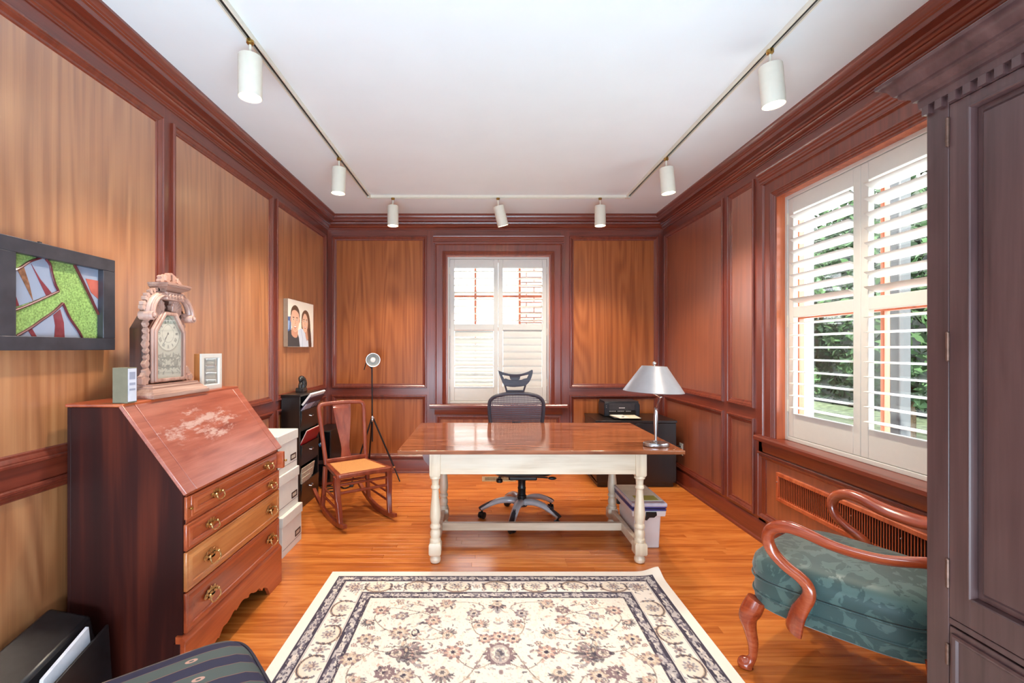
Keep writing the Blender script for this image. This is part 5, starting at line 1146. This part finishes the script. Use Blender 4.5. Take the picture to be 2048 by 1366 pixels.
MB(P_).box(3.96, 4.325, 0, .132, 0, .006).build('cover', plain('red_card', L(168, 26, 34), .35), t, bevel=.001); MB(P_).box(3.965, 4.32, .0, .134, .0065, .014).build('papers', plain('pink_white_paper', L(232, 214, 206), .7), t, bevel=.001)
t, P_ = leaf_stack('newspaper', 'folded newspapers leaning in the lowest pocket of the black cabinet', 'newspaper', .221, .2, 9, .02, None)
NP = plain('newsprint', L(196, 180, 160), .9, noise=.2, scale=60)
for a, b, s0, s1, d in ((3.95, 4.13, -.06, .05, -.012), (3.955, 4.20, -.03, .085, -.002), (3.96, 4.26, .0, .125, .008)): MB(P_).box(a, b, s0, s1, d, d+.007).build('sheet', NP, t, bevel=.002)
st = plain('dark_stone', L(52, 50, 50), .25, noise=.4, scale=60, bump=.3)
t = thing('figurine', 'small dark carved stone figurine on top of the black cabinet', 'figurine', (-1.625, 4.205, .972))
fx, fy, fz = -1.625, 4.205, .9725
MB().loft([[(fx+a*w, fy+b*w, fz+z) for a, b in ((-.038, -.045), (.038, -.045), (.038, .045), (-.038, .045))] for z, w in ((0, 1), (.03, .95), (.038, .85))]).build('base', st, t, bevel=.004)
b = MB(); b.tube(spline([(fx, fy+.018, fz+.03), (fx+.004, fy+.030, fz+.065), (fx+.002, fy+.018, fz+.105), (fx, fy-.008, fz+.120), (fx, fy-.030, fz+.106), (fx, fy-.036, fz+.092)], 5), [.026, .028, .030, .032, .033, .034, .034, .034, .033, .032, .031, .030, .029, .028, .026, .024, .022, .020, .018, .016, .014, .013, .011, .010, .008, .006], 14)
b.build('curled_body', st, t); MB().tube(spline([(fx, fy-.034, fz+.03), (fx, fy-.030, fz+.055), (fx, fy-.012, fz+.075)], 4), [.012, .014, .015, .016, .017, .017, .018, .018, .018], 10).build('foreleg', st, t)

# black computer case in the corner behind the rocking chair
t = thing('computer_case', 'black computer tower standing in the corner behind the rocking chair', 'computer', (-1.60, 4.86, 0))
bx('casing', M['black'], t, -1.69, -1.502, 4.64, 5.085, .012, .545, bevel=.004); bx('front_bezel', plain('glossy_black', L(16, 16, 20), .12), t, -1.688, -1.504, 4.625, 4.64, .016, .54, bevel=.004)
for x in (-1.68, -1.53):
    for y in (4.67, 5.04): bx('foot', M['dkplastic'], t, x, x+.02, y, y+.03, 0, .012)
em = [plain('blue_mark', L(70, 130, 186), .3), plain('pale_mark', L(190, 210, 226), .3)]
for i, (a, b, r_) in enumerate(((-1.612, .415, .013), (-1.596, .424, .012), (-1.604, .402, .011), (-1.586, .408, .010), (-1.590, .437, .008))):
    MB(lambda d, q, w: (d, 4.6245-w, q)).prism(scal((a, b), r_, 5, .35, 20), 0, .0015).build('emblem', em[1 if i in (1, 4) else 0], t)
bx('drive_label', M['steel'], t, -1.655, -1.575, 4.6235, 4.625, .222, .258, bevel=0)
t = thing('power_cord', 'tangled black power cords on the floor in front of the computer tower', 'cord', (-1.47, 4.52, 0))
MB().tube(spline([(-1.60, 4.60, .012), (-1.52, 4.52, .007), (-1.44, 4.56, .007), (-1.40, 4.47, .007), (-1.48, 4.44, .012), (-1.52, 4.53, .020), (-1.42, 4.60, .012), (-1.34, 4.55, .007), (-1.30, 4.62, .007)], 6), .006, 8).build('cord', M['black'], t)
bx('plug', M['dkplastic'], t, -1.31, -1.275, 4.60, 4.635, .001, .025, bevel=.004)
# tripod lamp
px, py = -1.142, 4.85
t = thing('tripod_lamp', 'thin black tripod floor lamp with small white reflector head', 'lamp', (px, py, 0))
dkm = plain('dark_bronze_metal', L(52, 44, 44), .3, .7)
for a in (-12, -122, 113):
    ex, ey = px+.30*math.cos(math.radians(a)), py+.28*math.sin(math.radians(a)); ez = 0
    if a == 113: ex, ey = px-.1, py+.235
    lg = MB().tube([(px+(ex-px)*.04, py+(ey-py)*.04, .635), (px+(ex-px)*.8, py+(ey-py)*.8, .145)], .0085, 10).build('leg', dkm, t)
    MB().tube([(px+(ex-px)*.77, py+(ey-py)*.77, .16), (ex, ey, .004)], .0065, 10).build('lower_leg', M['black'], lg)
    MB().lathe([(.0, -.012), (.014, -.010), (.014, .010), (0, .012)], (px+(ex-px)*.79, py+(ey-py)*.79, .15), 12).build('clamp', M['chrome'], lg)
MB().lathe([(0, .60), (.018, .605), (.02, .63), (.014, .66), (.009, .665)], (px, py, 0), 14).build('hub', M['chrome'], t)
MB().tube([(px, py, .4), (px-.004, py, 1.17)], .0075, 10).build('pole', dkm, t)
MB().tube([(px, py, .64), (px+.03, py-.01, .645)], .005, 8).build('wing_screw', M['chrome'], t)
hx_, hy_, hz_ = px+.012, py-.03, 1.245; dv = Vector((.28, -.95, -.06)).normalized(); RQ = dv.to_track_quat('Z', 'Y').to_matrix()
hh = lambda a, b, c: tuple(Vector((hx_, hy_, hz_))+RQ @ Vector((a, b, c)))
hd = MB(hh).lathe([(.018, -.075), (.030, -.07), (.052, -.03), (.069, .035), (.071, .045), (.067, .045), (.064, .033), (.048, -.025), (.02, -.055), (0, -.055)], n=32).build('reflector', plain('white_enamel_reflector', L(226, 224, 220), .25, .3), t)
MB(hh).lathe([(.014, -.055), (.016, -.02), (.028, .0), (.030, .015), (.024, .03), (0, .036)], n=20).build('bulb', plain('frosted_bulb', L(240, 238, 232), .2), hd)
MB().tube([(px-.004, py, 1.15), (px-.055, py+.02, 1.20), (px-.06, py+.02, 1.25), (hx_-.03, hy_+.05, 1.25)], .006, 8).tube([(px-.055, py+.01, 1.25), (px-.085, py, 1.14)], .005, 8).lathe([(.0, 1.235), (.016, 1.24), (.016, 1.275), (0, 1.28)], (px-.055, py+.015, 0), 12).build('bracket', M['black'], t)

# black document case in the near left corner
t = thing('document_case', 'black leather document case with white papers beside the slant-front desk', 'bag', (-1.54, 1.62, 0))
LE = plain('black_leather', L(26, 24, 26), .32, noise=.3, bump=.15)
MB().hexa([(-1.66, 1.50, 0), (-1.42, 1.50, 0), (-1.42, 1.80, 0), (-1.66, 1.80, 0)], [(-1.66, 1.50, .30), (-1.50, 1.50, .26), (-1.50, 1.80, .34), (-1.66, 1.80, .37)]).build('case', LE, t, bevel=.012)
MB().hexa([(-1.415, 1.49, .02), (-1.405, 1.49, .02), (-1.405, 1.79, .02), (-1.415, 1.79, .02)], [(-1.435, 1.49, .22), (-1.425, 1.49, .22), (-1.425, 1.79, .31), (-1.435, 1.79, .31)]).build('flap', LE, t, bevel=.003)
MB().hexa([(-1.475, 1.52, .1), (-1.462, 1.52, .1), (-1.462, 1.77, .1), (-1.475, 1.77, .1)], [(-1.472, 1.56, .26), (-1.459, 1.56, .26), (-1.459, 1.74, .33), (-1.472, 1.74, .33)]).build('papers', plain('white_sheets', L(228, 228, 234), .7), t, bevel=.001)
